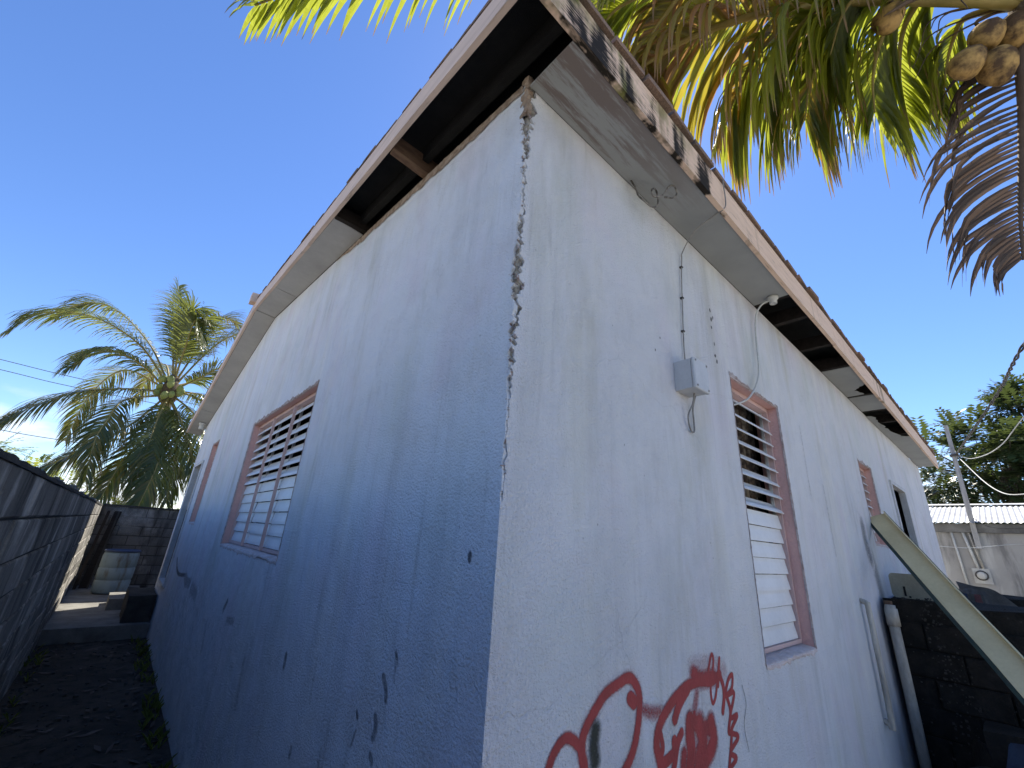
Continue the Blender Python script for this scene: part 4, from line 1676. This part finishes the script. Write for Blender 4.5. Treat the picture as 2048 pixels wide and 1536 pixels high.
pp = rrect(y0_, y1_, z0_, z1_, rad)
n = len(pp)
mb.add([(px, y, z) for y, z in pp] + [(px + .02, y, z) for y, z in pp], [tuple(range(n))[::-1], tuple(range(n, 2 * n))] + [(i, (i + 1) % n, n + (i + 1) % n, n + i) for i in range(n)])
obj('sheet', mb, 'beige_plastic', pn)
for y in (-.13, -.34):
    mb = MB()
    mb.box(px - .003, px + .001, y - .008, y + .008, 1.395, 1.475)
    obj('slot', mb, 'felt', pn)

# cloths draped over the stuff behind the cistern


def drape(name, pts_top, pts_bot, mat, label, cat, s, fold=.03, n=26, m=14):
    mb = MB()
    T = catmull(pts_top, n)
    B = catmull(pts_bot, n)
    vs = []
    for i in range(n + 1):
        for j in range(m + 1):
            t = j / m
            p = T[i].lerp(B[i], t)
            f = fold * t ** .6
            p += Vector((f * n1(i * .55, s), f * .4 * n1(i * .4 + j * .1, s + 1), f * .5 * n1(i * .3 + j * .35, s + 2)))
            vs.append(p)
    fs = [(i * (m + 1) + j, (i + 1) * (m + 1) + j, (i + 1) * (m + 1) + j + 1, i * (m + 1) + j + 1) for i in range(n) for j in range(m)]
    mb.add(vs, fs)
    return obj(name, mb, mat, None, True, label, cat)


pile = rough_box(6.3, 7.4, -1.9, -.30, 0, 1.40, 9, .05)
obj('block_pile', pile, 'mossy', None, label='dark pile of blocks under the draped cloths', cat='block pile')
drape('tarpaulin', [(6.5, -.36, 1.53), (6.35, -.5, 1.50), (6.25, -.66, 1.47), (6.2, -.85, 1.28), (6.15, -1.05, 1.15)], [(6.3, -.40, 1.42), (6.22, -.5, 1.40), (6.15, -.70, 1.10), (6.1, -.86, .85), (6.1, -1.1, .75)], 'tarp', 'grey tarpaulin draped over the block pile', 'tarpaulin', 3, .07)
for k, (ya, mt, lb) in enumerate(((-.425, 'cloth_blue', 'dark blue rag hanging below the tarpaulin'), (-.475, 'tarp', 'grey striped rag hanging below the tarpaulin'), (-.525, 'stripe_red', 'dull red rag hanging below the tarpaulin'), (-.56, 'tarp', 'second grey striped rag, right of the red one'))):
    drape('rag', [(6.21, ya + .03, 1.42), (6.2, ya - .02, 1.42)], [(6.18, ya + .03, 1.14), (6.17, ya - .025, 1.13)], mt, lb, 'rag', 10 + k, .02, 8, 8)

# rubble and a blue sheet in the dark corner at the foot of the cistern
obj('concrete_block', rough_box(3.95, 4.25, -.72, -.50, 0.45, .66, 12, .02), 'mossy', None, label='dark broken block lying on the rubble heap', cat='block')
obj('rubble_heap', rough_box(3.75, 4.42, -1.5, -.42, 0, .46, 14, .10), 'mossy', None, label='dark rubble heap at the foot of the cistern', cat='rubble')
drape('plastic_sheet', [(3.95, -.60, .62), (3.8, -.75, .66), (3.7, -1.0, .60)], [(3.72, -.50, .30), (3.55, -.75, .25), (3.5, -1.05, .22)], 'cloth_blue', 'dark blue plastic sheet over the rubble heap', 'plastic sheet', 30, .05)

# ------------------------------------------------------------------ neighbour's shed
nb = thing('neighbour_shed', (12.8, -3, 0), 'grey stained plaster shed with a bright corrugated zinc roof', 'shed')
NX = 11.6
mb = MB()
mb.box(NX, 15.5, -11, 3.2, 0, 2.34)
obj('wall', mb, 'nb', nb)
mb = MB()
mb.box(NX - .07, 15.55, -11.05, 3.25, 2.342, 2.50)
obj('ring_beam', mb, 'slab', nb)
sheets = 19
for k in range(sheets):
    mb = MB()
    vs, fs = [], []
    y0 = 3.3 - k * .76
    nn = 80
    za = 2.515 + .004 * (k % 2)
    for i in range(nn + 1):
        y = y0 - i / nn * .80
        c = .010 * math.sin(i / nn * .80 / .08 * 2 * math.pi)
        jx = .01 * n1(k * 3.1, 80)
        vs += [(NX - .16 + jx, y, za + c), (NX + 1.9, y, za + .50 + c)]
    for i in range(nn):
        fs.append((2 * i, 2 * i + 1, 2 * i + 3, 2 * i + 2))
    mb.add(vs, fs)
    obj('roof_sheet', mb, 'zinc', nb, True)
mb = MB()
mb.hexa([(NX + 1.8, -11.2, 3.03), (NX + 2.0, -11.2, 3.06), (NX + 2.0, 3.4, 3.06), (NX + 1.8, 3.4, 3.03), (NX + 1.82, -11.2, 3.05), (NX + 2.0, -11.2, 3.08), (NX + 2.0, 3.4, 3.08), (NX + 1.82, 3.4, 3.05)])
obj('ridge_flashing', mb, 'zinc', nb)

mt_ = thing('electric_meter', (NX - .05, -.36, 1.5), 'round glass electric meter on a pale panel on the shed wall', 'electric meter')
mb = MB()
mb.box(NX - .05, NX - .002, -.47, -.24, 1.44, 1.70)
obj('panel', mb, 'meter_white', mt_)
mb = MB()
mb.tube([(NX - .05, -.352, 1.58), (NX - .075, -.352, 1.58), (NX - .10, -.352, 1.58)], [.088, .088, .075], 20)
obj('rim', mb, 'cable_dark', mt_)
mb = MB()
mb.tube([(NX - .095, -.352, 1.58), (NX - .125, -.352, 1.58), (NX - .135, -.352, 1.58)], [.068, .062, .045], 20)
obj('dial', mb, 'meter_white', mt_, True)
for k, (ya, yb, za, zb, r, mt, lb) in enumerate(((-.33, -.26, 1.70, 2.34, .022, 'cable_white', 'white conduit rising from the electric meter, left one'), (-.40, -.34, 1.70, 2.34, .020, 'pvc', 'grey conduit rising from the electric meter, right one'), (-.13, -.10, 1.36, 2.34, .018, 'cable_white', 'lone white conduit on the shed wall left of the meter'))):
    mb = MB()
    mb.tube([(NX - .03, ya, za), (NX - .03, yb, zb)], r, 8)
    obj('conduit', mb, mt, None, True, lb, 'conduit')

pl_ = thing('service_pole', (11.62, -.45, 2.5), 'pale timber service pole rising above the zinc roof', 'pole')
mb = MB()
mb.hexa([(11.50, -.46, 2.05), (11.58, -.46, 2.05), (11.58, -.38, 2.05), (11.50, -.38, 2.05), (11.50, -.50, 4.45), (11.56, -.50, 4.45), (11.56, -.44, 4.45), (11.50, -.44, 4.45)])
obj('post', mb, 'pole', pl_)
mb = MB()
mb.box(11.46, 11.62, -.53, -.40, 3.80, 3.84)
obj('bracket', mb, 'cable_dark', pl_)
# overhead wires
tw = [(11.5, -.50, 3.84), (10.0, -.78, 3.75), (8.0, -1.20, 3.95), (5.0, -1.34, 3.60), (2.0, -1.35, 3.1 + .9), (-4, -2.2, 5.2)]
tw = [(11.5, -.50, 3.84), (8.0, -1.19, 4.00), (5.6, -1.42, 3.85), (3.0, -2.2, 4.4), (-4, -4.6, 6.5)]
mb = MB()
base = catmull(tw, 260)
for ph in (0, math.pi):
    mb.tube([p + Vector((0, math.cos(i * .45 + ph), math.sin(i * .45 + ph))) * .011 for i, p in enumerate(base)], .010, 5)
obj('twisted_cable', mb, 'cable_dark', None, True, 'dark twisted service cable rising from the timber pole to the right', 'cable')
cable('service_wire', [(11.5, -.5, 3.80), (10.2, -.85, 3.0), (9.0, -1.16, 2.75), (7, -1.75, 2.75), (4, -3.2, 3.4)], .008, 'cable_white', 'white wire sagging low from the timber pole')
cable('service_wire', [(11.5, -.5, 3.82), (11.3, -.72, 3.70), (10.5, -1.1, 3.75), (9, -1.6, 4.1), (5, -3.4, 5.4)], .007, 'cable_white', 'white wire sagging from the timber pole toward the upper right')
cable('clothes_line', [(10.1, .02, 2.02), (10.6, -.35, 2.03), (11.3, -.80, 2.13), (11.55, -1.0, 2.16)], .005, 'cable_white', 'thin white line strung from the house to the shed wall', 'line')
cable('stay_wire', [(11.52, -.45, 2.62), (11.40, -.65, 2.44), (11.40, -1.0, 2.42), (11.40, -1.5, 2.52)], .006, 'cable_dark', 'dark wire drooping along the edge of the zinc roof')
for k, (z0, z1, lb) in enumerate(((7.25, 6.7, 'upper of the two power lines behind the left palm'), (6.85, 6.5, 'lower of the two power lines behind the left palm'), (4.55, 4.15, 'low power line behind the left palm'))):
    cable('power_line', [(-30, 25, z0 + 1.9 - k * .1), (-12, 25, z0 + .35), (-6, 25, z0 - .02), (-2.8, 25, z0 - .15), (8, 25, z1 + .2)], .014, 'cable_dark', lb, 'power line', 40, 'power lines')


# ------------------------------------------------------------------ palms
def leaflet(mb, base, d, T, length, width, droop, nseg, fold, v, rr, kink=0.0):
    pts = [base.copy()]
    p = base.copy()
    d = d.normalized()
    ds = length / nseg
    for i in range(nseg):
        g = droop * (0.35 + 1.1 * i / nseg)
        d = (d + Vector((0, 0, -1)) * g * ds / max(length, .01) * 1.6).normalized()
        if kink and i == nseg // 2:
            d = (d + Vector((0, 0, -kink))).normalized()
        p = p + d * ds
        pts.append(p.copy())
    vs, fs, a, b = [], [], [], []
    for i, p in enumerate(pts):
        t = i / nseg
        dd = (pts[min(i + 1, nseg)] - pts[max(i - 1, 0)]).normalized()
        W = T - dd * T.dot(dd)
        if W.length < .05:
            W = dd.cross(Vector((0, 0, 1)))
        W.normalize()
        N = dd.cross(W).normalized()
        if N.z < 0:
            N = -N
        w = width * (.55 + .45 * min(1, t / .2)) * (1 - max(0, (t - .35) / .65) ** 1.4)
        w = max(w, .0012)
        if fold is not None:
            vs += [p + W * w - N * w * fold, p.copy(), p - W * w - N * w * fold]
            a += [v] * 3
            b += [t] * 3
        else:
            vs += [p + W * w, p - W * w]
            a += [v] * 2
            b += [t] * 2
    k = 3 if fold is not None else 2
    for i in range(nseg):
        for j in range(k - 1):
            o = i * k + j
            fs.append((o, o + 1, o + k + 1, o + k))
    mb.add(vs, fs, a, b)


def frond(palm, ctrl, n, L, width, leaf_m, rach_m, r0, seed, start=.18, droop=.9, nseg=5, fold=None, single=False, up=.25, kink=0.0, a0=35, a1=62, label=None, sides=(-1, 1), svec=None):
    rr = random.Random(seed)
    C = catmull(ctrl, 60)
    mb = MB()
    rad = [r0 * (1.25 if i < 4 else 1) * (1 - .86 * (i / 60) ** .8) for i in range(61)]
    mb.tube(C[::2], rad[::2], 7)
    fr = obj('frond', mb, rach_m, palm, True, label)
    acc = MB()
    tone = rr.random() * .5
    for i in range(n):
        t = start + (1 - start) * (i + .5) / n
        u = t * 60
        k = min(int(u), 59)
        base0 = C[k].lerp(C[k + 1], u - k)
        T = (C[min(k + 2, 60)] - C[max(k - 1, 0)]).normalized()
        S = T.cross(Vector((0, 0, 1)))
        if S.length < .15:
            S = T.cross(Vector((.3, 1, 0)))
        if svec is not None:
            S = Vector(svec) - T * T.dot(Vector(svec))
        S.normalize()
        U = S.cross(T).normalized()
        for sd_ in sides:
            if rr.random() < .03:
                continue
            tn = (t - start) / (1 - start)
            ln = L * (.55 + .45 * min(1, tn / .3)) * (1 - .62 * max(0, (tn - .4) / .6) ** 1.5) * rr.uniform(.85, 1.08)
            an = R(a0 + (a1 - a0) * tn + rr.uniform(-6, 6))
            d = S * sd_ * math.cos(an) + T * math.sin(an) + U * (up + rr.uniform(-.08, .08))
            v = min(1, tone + rr.random() * .5)
            tgt = MB() if single else acc
            leaflet(tgt, base0 + S * sd_ * rad[k] * .7, d, T, ln, width * rr.uniform(.8, 1.15), droop * rr.uniform(.7, 1.35), nseg, fold, v, rr, kink * rr.random())
            if single:
                obj('leaflet', tgt, leaf_m, fr)
    if not single:
        obj('leaflets', acc, leaf_m, fr, kind='stuff')
    return fr


def nut(palm, c, axis, s, mat, name='coconut'):
    mb = MB()
    axis = Vector(axis).normalized()
    e = axis.cross(Vector((.2, .9, .3))).normalized()
    f = axis.cross(e)
    prof = [(-1.0, .10), (-.92, .42), (-.7, .72), (-.35, .92), (0, .98), (.35, .90), (.65, .68), (.88, .38), (1.0, .12)]
    vs, fs = [], []
    n = 14
    for h, r in prof:
        for k in range(n):
            a = 2 * math.pi * k / n
            w = r * (1 + .07 * math.cos(3 * a))
            vs.append(Vector(c) + axis * h * s * 1.25 + (e * math.cos(a) + f * math.sin(a)) * w * s * .92)
    for i in range(len(prof) - 1):
        for k in range(n):
            k2 = (k + 1) % n
            fs.append((i * n + k, i * n + k2, (i + 1) * n + k2, (i + 1) * n + k))
    fs += [tuple(range(n - 1, -1, -1)), tuple((len(prof) - 1) * n + k for k in range(n))]
    mb.add(vs, fs)
    o = obj(name, mb, mat, palm, True)
    if mat == 'coconut':
        cb = MB()
        tp_ = Vector(c) - axis * s * 1.2
        for k in range(6):
            a = k * math.pi / 3
            q = e * math.cos(a) + f * math.sin(a)
            q2 = e * math.cos(a + .45) + f * math.sin(a + .45)
            q3 = e * math.cos(a - .45) + f * math.sin(a - .45)
            cb.add([tp_ - axis * s * .12, tp_ + q2 * s * .42 + axis * s * .12, tp_ + q * s * .66 + axis * s * .34, tp_ + q3 * s * .42 + axis * s * .12], [(0, 1, 2, 3)])
        obj('husk_cap', cb, 'fibre', o)
        cb = MB()
        cb.tube(catmull([tp_, tp_ - axis * s * .8 + Vector((.02, -.02, .06)), CR + Vector((0, 0, .05))], 10), .012, 6)
        obj('stalk', cb, 'rachis_dry', o, True)
    return o


# palm at the alley end
pa = thing('coconut_palm', (-.4, 16.2, 0), 'green coconut palm with drooping fronds standing behind the alley wall', 'palm tree')
mb = MB()
tp = catmull([(-.1, 16.6, 0), (-.25, 16.5, 1.8), (-.5, 16.2, 3.8), (-.65, 16.0, 5.2), (-.68, 16.0, 5.6)], 60)
mb.tube(tp, [.17 - .05 * i / 60 + .010 * (i % 2) for i in range(61)], 12)
obj('trunk', mb, 'trunk', pa, True)
mb = MB()
mb.tube(catmull([(-.64, 16, 5.0), (-.66, 16, 5.4), (-.68, 16, 5.95)], 10), [.13, .2, .24, .25, .25, .24, .22, .2, .17, .14, .1], 10)
obj('crown_fibre', mb, 'fibre', pa, True)
FR = [
    [(-0.76, 16.0, 5.59), (-1.73, 15.7, 6.55), (-2.88, 15.5, 6.96), (-3.81, 15.4, 6.68), (-4.17, 15.3, 6.04)],
    [(-0.78, 16.0, 5.67), (-1.55, 16.5, 6.88), (-2.58, 17.0, 7.84), (-3.36, 17.3, 7.98), (-3.97, 17.6, 7.47)],
    [(-0.8, 16.0, 5.5), (-1.7, 15.6, 6.03), (-2.47, 15.3, 6.0), (-2.89, 15.0, 5.24)],
    [(-0.76, 16.0, 5.34), (-1.54, 15.2, 5.06), (-2.51, 14.6, 4.55), (-3.08, 14.2, 3.91), (-3.39, 14.0, 3.44)],
    [(-0.67, 16.0, 5.28), (-1.54, 15.0, 4.68), (-1.69, 14.4, 3.96), (-1.74, 14.0, 3.36), (-1.62, 13.8, 2.37)],
    [(-0.67, 16.0, 5.28), (-1.24, 15.0, 4.01), (-1.96, 14.4, 3.1), (-2.51, 14.0, 2.43)],
    [(-0.6, 16.0, 5.13), (-0.46, 15.0, 4.19), (-0.37, 14.2, 3.1), (-0.43, 13.8, 2.21), (-0.52, 13.6, 1.52)],
    [(-0.64, 16.0, 5.63), (-0.97, 16.2, 6.99), (-1.15, 16.3, 7.89), (-1.42, 16.5, 9.19)],
    [(-0.66, 16.0, 5.71), (-0.85, 15.6, 7.21), (-0.83, 15.4, 8.06), (-0.43, 15.2, 7.78)],
    [(-0.63, 16.0, 5.72), (-0.67, 15.5, 6.88), (-0.65, 15.2, 7.69), (-0.28, 14.9, 6.83)],
    [(-0.6, 16.0, 5.72), (-0.3, 16.5, 7.33), (0.0, 17.0, 8.74), (0.89, 17.4, 8.81)],
    [(-0.58, 16.0, 5.64), (-0.01, 16.0, 7.09), (0.54, 16.0, 7.88), (1.25, 16.0, 8.26)],
    [(-0.54, 16.0, 5.49), (-0.04, 15.5, 5.94), (0.49, 15.2, 6.39), (1.25, 15.0, 6.13)],
    [(-0.56, 16.0, 5.31), (0.12, 15.0, 4.63), (0.51, 14.4, 3.85), (0.94, 14.0, 2.72)],
    [(-0.59, 16.0, 5.22), (-0.1, 14.8, 4.24), (0.36, 14.2, 3.22), (0.63, 13.8, 2.26)],
    [(-0.67, 16.0, 5.28), (-0.85, 14.9, 3.79), (-1.11, 14.3, 2.85), (-1.23, 14.0, 1.94)],
    [(-0.72, 16.0, 5.44), (-1.92, 17.0, 6.0), (-2.54, 18.0, 5.19), (-2.72, 18.6, 3.75)],
    [(-0.6, 16.0, 5.47), (0.51, 17.0, 5.63), (1.73, 18.0, 4.55)],
    [(-0.6, 16.1, 5.6), (0.7, 16.9, 6.6), (1.9, 17.4, 6.7), (2.9, 17.9, 5.9)],
    [(-0.7, 16.1, 5.6), (-1.0, 17.4, 6.6), (-1.3, 18.8, 6.6), (-1.5, 19.8, 5.6)],
    [(-0.65, 16.0, 5.5), (0.3, 15.6, 5.2), (1.1, 15.3, 4.5), (1.5, 15.1, 3.4)],
    [(-0.62, 15.9, 5.2), (-0.70, 15.0, 4.4), (-0.70, 14.3, 3.3), (-0.66, 13.9, 2.2)],
    [(-0.60, 15.9, 5.2), (-0.2, 15.2, 4.3), (0.0, 14.7, 3.2), (0.1, 14.4, 2.0)],

]
for i, c in enumerate(FR):
    frond(pa, c, 100, 1.15, .018, 'leaf_far', 'rachis', .036, 100 + i, .16, 1.25 if i not in (7, 8, 9, 10) else .8, 4, None)
for i in range(15):
    a = rng.uniform(0, 6.28)
    nut(pa, (-.66 + .30 * math.cos(a), 15.9 + .28 * math.sin(a) - .12, 5.42 + rng.uniform(-.28, .28)), (rng.uniform(-.4, .4), rng.uniform(-.4, .4), -1), rng.uniform(.085, .11), 'greennut')

# palm overhanging the roof from the yard
pc = thing('coconut_palm', (4.4, -3.1, 0), 'coconut palm overhanging the roof with yellowing fronds, ripe nuts and a dead brown frond', 'palm tree')
CR = Vector((3.25, -1.92, 5.6))
mb = MB()
tp = catmull([(4.5, -3.3, 0), (4.4, -3.15, 1.6), (4.0, -2.7, 3.4), (3.5, -2.15, 4.9), (3.25, -1.93, 5.5)], 70)
mb.tube(tp, [.19 - .055 * i / 70 + .009 * (i % 2) for i in range(71)], 14)
obj('trunk', mb, 'trunk', pc, True)
mb = MB()
mb.tube(catmull([(3.36, -2.02, 5.2), (3.27, -1.93, 5.5), (3.22, -1.9, 6.0)], 10), [.13, .16, .18, .19, .19, .18, .17, .15, .13, .1, .07], 12)
obj('crown_fibre', mb, 'fibre', pc, True)
NF = dict(width=.021, leaf_m='leaf_near', rach_m='rachis', nseg=6, fold=.3)
frond(pc, [CR, (1.9, -.8, 6.45), (.5, .45, 6.2), (-.5, 1.33, 5.6), (-1.05, 1.86, 5.12)], 56, .85, seed=201, r0=.045, droop=2.2, **NF)
frond(pc, [CR, (2.63, -1.3, 6.05), (2.32, -.70, 6.05), (2.02, -.33, 5.95), (1.76, 0, 5.80), (1.53, .30, 5.55), (1.43, .42, 5.40)], 50, 1.5, seed=202, r0=.07, droop=2.4, single=True, start=.26, up=.05, label='heavy arching golden brown frond over the roof edge', **dict(NF, leaf_m='leaf_gold', width=.026))
frond(pc, [CR, (2.69, -1.42, 5.95), (2.45, -1.06, 5.95), (2.29, -.74, 5.80), (2.22, -.51, 5.50), (2.24, -.37, 5.20)], 46, 1.45, seed=203, r0=.05, droop=2.4, single=True, start=.25, up=.05, **NF)
frond(pc, [CR, (2.86, -1.53, 5.9), (2.97, -1.27, 5.9), (3.18, -1.14, 5.65), (3.40, -1.09, 5.30)], 34, 1.05, seed=204, r0=.045, droop=2.4, start=.25, up=.05, **NF)
frond(pc, [CR, (2.76, -1.45, 6.0), (2.52, -1.19, 6.0), (2.49, -.94, 5.85), (2.54, -.78, 5.55)], 40, 1.35, seed=210, r0=.05, droop=2.4, start=.25, up=.05, **NF)
frond(pc, [CR, (3.24, -1.60, 5.85), (3.28, -1.48, 5.75), (3.32, -1.38, 5.50), (3.38, -1.3, 5.2)], 26, .75, seed=205, r0=.035, droop=2.2, start=.3, up=.05, **NF)
for i, c in enumerate(([(2.38, -.82, 5.95), (2.22, -.46, 5.75), (2.16, -.21, 5.4), (2.16, -.04, 5.05)], [(2.53, -1.15, 6.0), (2.53, -.82, 5.8), (2.57, -.62, 5.45), (2.65, -.51, 5.15)],
                       [(2.85, -1.4, 5.95), (2.85, -1.13, 5.8), (2.93, -.98, 5.5), (3.02, -.92, 5.2)], [(2.3, -.8, 6.3), (1.68, -.16, 6.2), (1.56, .10, 6.0), (1.52, .28, 5.7), (1.62, .32, 5.35)])):
    frond(pc, [CR] + c, 38, 1.2, seed=240 + i, r0=.045, droop=2.3, start=.3, up=.05, **dict(NF, leaf_m='leaf_gold' if i == 3 else 'leaf_near'))
frond(pc, [CR, (2.39, -1.06, 6.25), (1.79, -.34, 6.35), (1.5, .06, 6.25), (1.23, .34, 6.0), (1.15, .5, 5.8)], 56, 1.05, seed=206, r0=.05, droop=2.0, start=.2, **NF)
frond(pc, [CR, (2.9, -1.0, 6.5), (2.6, .1, 7.0), (2.4, 1.1, 6.9), (2.3, 2.0, 6.3)], 56, 1.0, seed=207, r0=.045, droop=1.8, **NF)
frond(pc, [CR, (2.5, -1.0, 6.4), (1.85, -.2, 6.7), (1.2, .6, 6.6), (.7, 1.2, 6.1)], 56, 1.0, seed=209, r0=.045, droop=1.8, **NF)
for i, a in enumerate((200, 240, 280, 315)):
    ca, sa = math.cos(R(a)), math.sin(R(a))
    frond(pc, [CR, CR + Vector((ca * 1.3, sa * 1.3, .9)), CR + Vector((ca * 2.6, sa * 2.6, .9)), CR + Vector((ca * 3.8, sa * 3.8, .1)), CR + Vector((ca * 4.5, sa * 4.5, -.9))], 60, .85, seed=220 + i, r0=.045, droop=1.3, **NF)
# dead brown frond hanging by the trunk
frond(pc, [(3.25, -1.86, 5.55), (3.27, -1.74, 5.25), (3.30, -1.64, 4.80), (3.29, -1.53, 4.35), (3.25, -1.43, 3.95), (3.22, -1.36, 3.60)], 46, .88, .021, 'leaf_dry', 'rachis_dry', .05, 230, .12, 1.35, 8, .35, single=True, up=-.05, kink=1.3, a0=4, a1=38, svec=(-.25, 1, 0), label='dead brown frond hanging down beside the nuts')
for (c, ax_, s) in (((2.95, -1.45, 5.13), (-.35, .3, -.9), .115), ((3.10, -1.59, 5.10), (.1, .1, -1), .12), ((3.20, -1.75, 5.43), (.2, .2, -1), .11), ((3.05, -1.60, 5.38), (-.3, 0, -1), .11), ((2.6, -1.15, 5.6), (-.3, .3, -.6), .11), ((3.4, -1.8, 5.55), (.2, 0, -1), .12), ((3.3, -2.2, 5.5), (.2, -.3, -1), .12)):
    nut(pc, c, ax_, s, 'coconut')
for i in range(16):
    a = rng.uniform(0, 6.28)
    st = CR + Vector((.12 * math.cos(a), .12 * math.sin(a), .1))
    e1 = CR + Vector((.45 * math.cos(a), .45 * math.sin(a) + .1, .05 + rng.uniform(-.1, .2)))
    e2 = e1 + Vector((.25 * math.cos(a + .4), .25 * math.sin(a + .4), -.25 - rng.random() * .2))
    mb = MB()
    mb.tube(catmull([st, e1, e2], 14), [.008 * (1 - .8 * k / 14) + .001 for k in range(15)], 5)
    obj('flower_stalk', mb, 'rachis_dry', pc, True)
mb = MB()
vs = [(3.0, -1.72, 5.72), (2.75, -1.55, 5.72), (2.55, -1.30, 5.58), (2.40, -1.12, 5.42)]
C_ = catmull(vs, 16)
mb.tube(C_, [.035 * math.sin(min(1, (16 - k) / 16 + .02) * 1.6) + .002 for k in range(17)], 8)
obj('dry_spathe', mb, 'rachis_dry', pc, True)


# ------------------------------------------------------------------ trees
def broadleaf(name, base, h, crown_c, crown_r, n_tips, leaf, seed, label, leaf_m='leaf_tree', per=6, pairs=7, group=None, cat='tree'):
    rr = random.Random(seed)
    t = thing(name, base, label, cat, group)
    base = Vector(base)
    cc = Vector(crown_c)
    mb = MB()
    tr = catmull([base, base.lerp(cc, .35) + Vector((rr.uniform(-.2, .2), rr.uniform(-.2, .2), 0)), cc - Vector((0, 0, crown_r[2] * .45)), cc + Vector((0, 0, crown_r[2] * .2))], 24)
    r0 = max(.05, h * .022)
    mb.tube(tr, [r0 * (1 - .75 * i / 24) for i in range(25)], 9)
    obj('trunk', mb, 'bark', t, True)
    lm = MB()
    cm = MB()
    for k in range(n_tips):
        while True:
            q = Vector((rr.uniform(-1, 1), rr.uniform(-1, 1), rr.uniform(-1, 1)))
            if .35 < q.length < 1:
                break
        q = q * (.75 + .35 * mnoise.noise(q * 1.7 + Vector((seed, 0, 0))) + .25)
        tip = cc + Vector((q.x * crown_r[0], q.y * crown_r[1], q.z * crown_r[2]))
        if k % 3 == 0:
            s0 = tr[rr.randrange(10, 24)]
            midp = s0.lerp(tip, .5) + Vector((0, 0, -.12 * crown_r[2] * rr.random()))
            lm.tube(catmull([s0, midp, tip], 8), [r0 * .35 * (1 - .85 * i / 8) + .004 for i in range(9)], 5)
        outd = (tip - cc).normalized()
        for j in range(per):
            d = (outd * .7 + Vector((rr.gauss(0, .6), rr.gauss(0, .6), rr.gauss(.15, .5)))).normalized()
            L = leaf * rr.uniform(.7, 1.2)
            v = rr.random()
            p = tip.copy()
            S = d.cross(Vector((0, 0, 1)))
            if S.length < .1:
                S = Vector((1, 0, 0))
            S.normalize()
            for i in range(pairs):
                d = (d + Vector((0, 0, -.09))).normalized()
                p = p + d * L / pairs
                for sd_ in (-1, 1):
                    e = (S * sd_ + d * .45 + Vector((0, 0, rr.uniform(-.25, .1)))).normalized()
                    l = L * .38 * rr.uniform(.8, 1.1) * (1 - .35 * abs(i / pairs - .4))
                    w = d * l * .22
                    cm.add([p, p + e * l * .45 + w, p + e * l, p + e * l * .45 - w], [(0, 1, 2, 3)], [min(1, v * .8 + rr.random() * .2)] * 4, [0.0] * 4)
    obj('limbs', lm, 'bark', t, True)
    obj('crown', cm, leaf_m, t, kind='stuff')
    return t


broadleaf('broadleaf_tree', (22, -1.0, 0), 7, (22, -1.2, 4.6), (2.6, 2.9, 2.3), 240, .70, 1, 'dark green tree directly behind the shed roof', per=6)
broadleaf('broadleaf_tree', (21, -2.0, 0), 8, (21.5, -2.2, 6.6), (1.0, .8, 1.5), 60, .62, 2, 'tall thin leafy top rising right of the timber pole', per=6)
broadleaf('broadleaf_tree', (24, -6.5, 0), 8, (24, -6.0, 5.0), (3.0, 3.2, 2.6), 130, .65, 3, 'broad tree at the right end of the shed', per=6)
broadleaf('broadleaf_tree', (24, 3.5, 0), 7, (24, 3.0, 3.8), (2.5, 3.0, 1.9), 100, .6, 4, 'tree behind the far end of the house', per=6)
broadleaf('broadleaf_tree', (-6.5, 24, 0), 5, (-6.3, 24, 3.0), (2.6, 2.0, 1.0), 90, .55, 5, 'spreading tree behind the block wall at the far left', 'leaf_bush', per=5)
broadleaf('broadleaf_tree', (-3.4, 27, 0), 4, (-3.2, 27, 2.3), (2.2, 1.6, 1.3), 80, .5, 6, 'low tree behind the drooping palm fronds', 'leaf_bush', per=5)
for i, (x, y, z, r) in enumerate(((-1.7, 14.6, 1.5, .55), (-.7, 15.0, 1.45, .65), (.3, 15.2, 1.5, .7), (1.4, 15.4, 1.4, .7))):
    broadleaf('shrub', (x, y, 0), 2, (x, y, z), (r, r, .55), 36, .30, 20 + i, ['yellow green shrub nearest the alley wall under the palm', 'yellow green shrub at the foot of the palm trunk', 'yellow green shrub right of the palm trunk', 'yellow green shrub hidden by the far house corner'][i], 'leaf_bush', 6, 6, 'shrubs under the left palm', 'shrub')
broadleaf('shrub', (-1.9, 9.0, 0), 2, (-1.9, 9.0, 1.55), (.4, 1.4, .45), 40, .26, 30, 'low shrub peeping over the alley wall', 'leaf_bush', 5, 6, None, 'shrub')
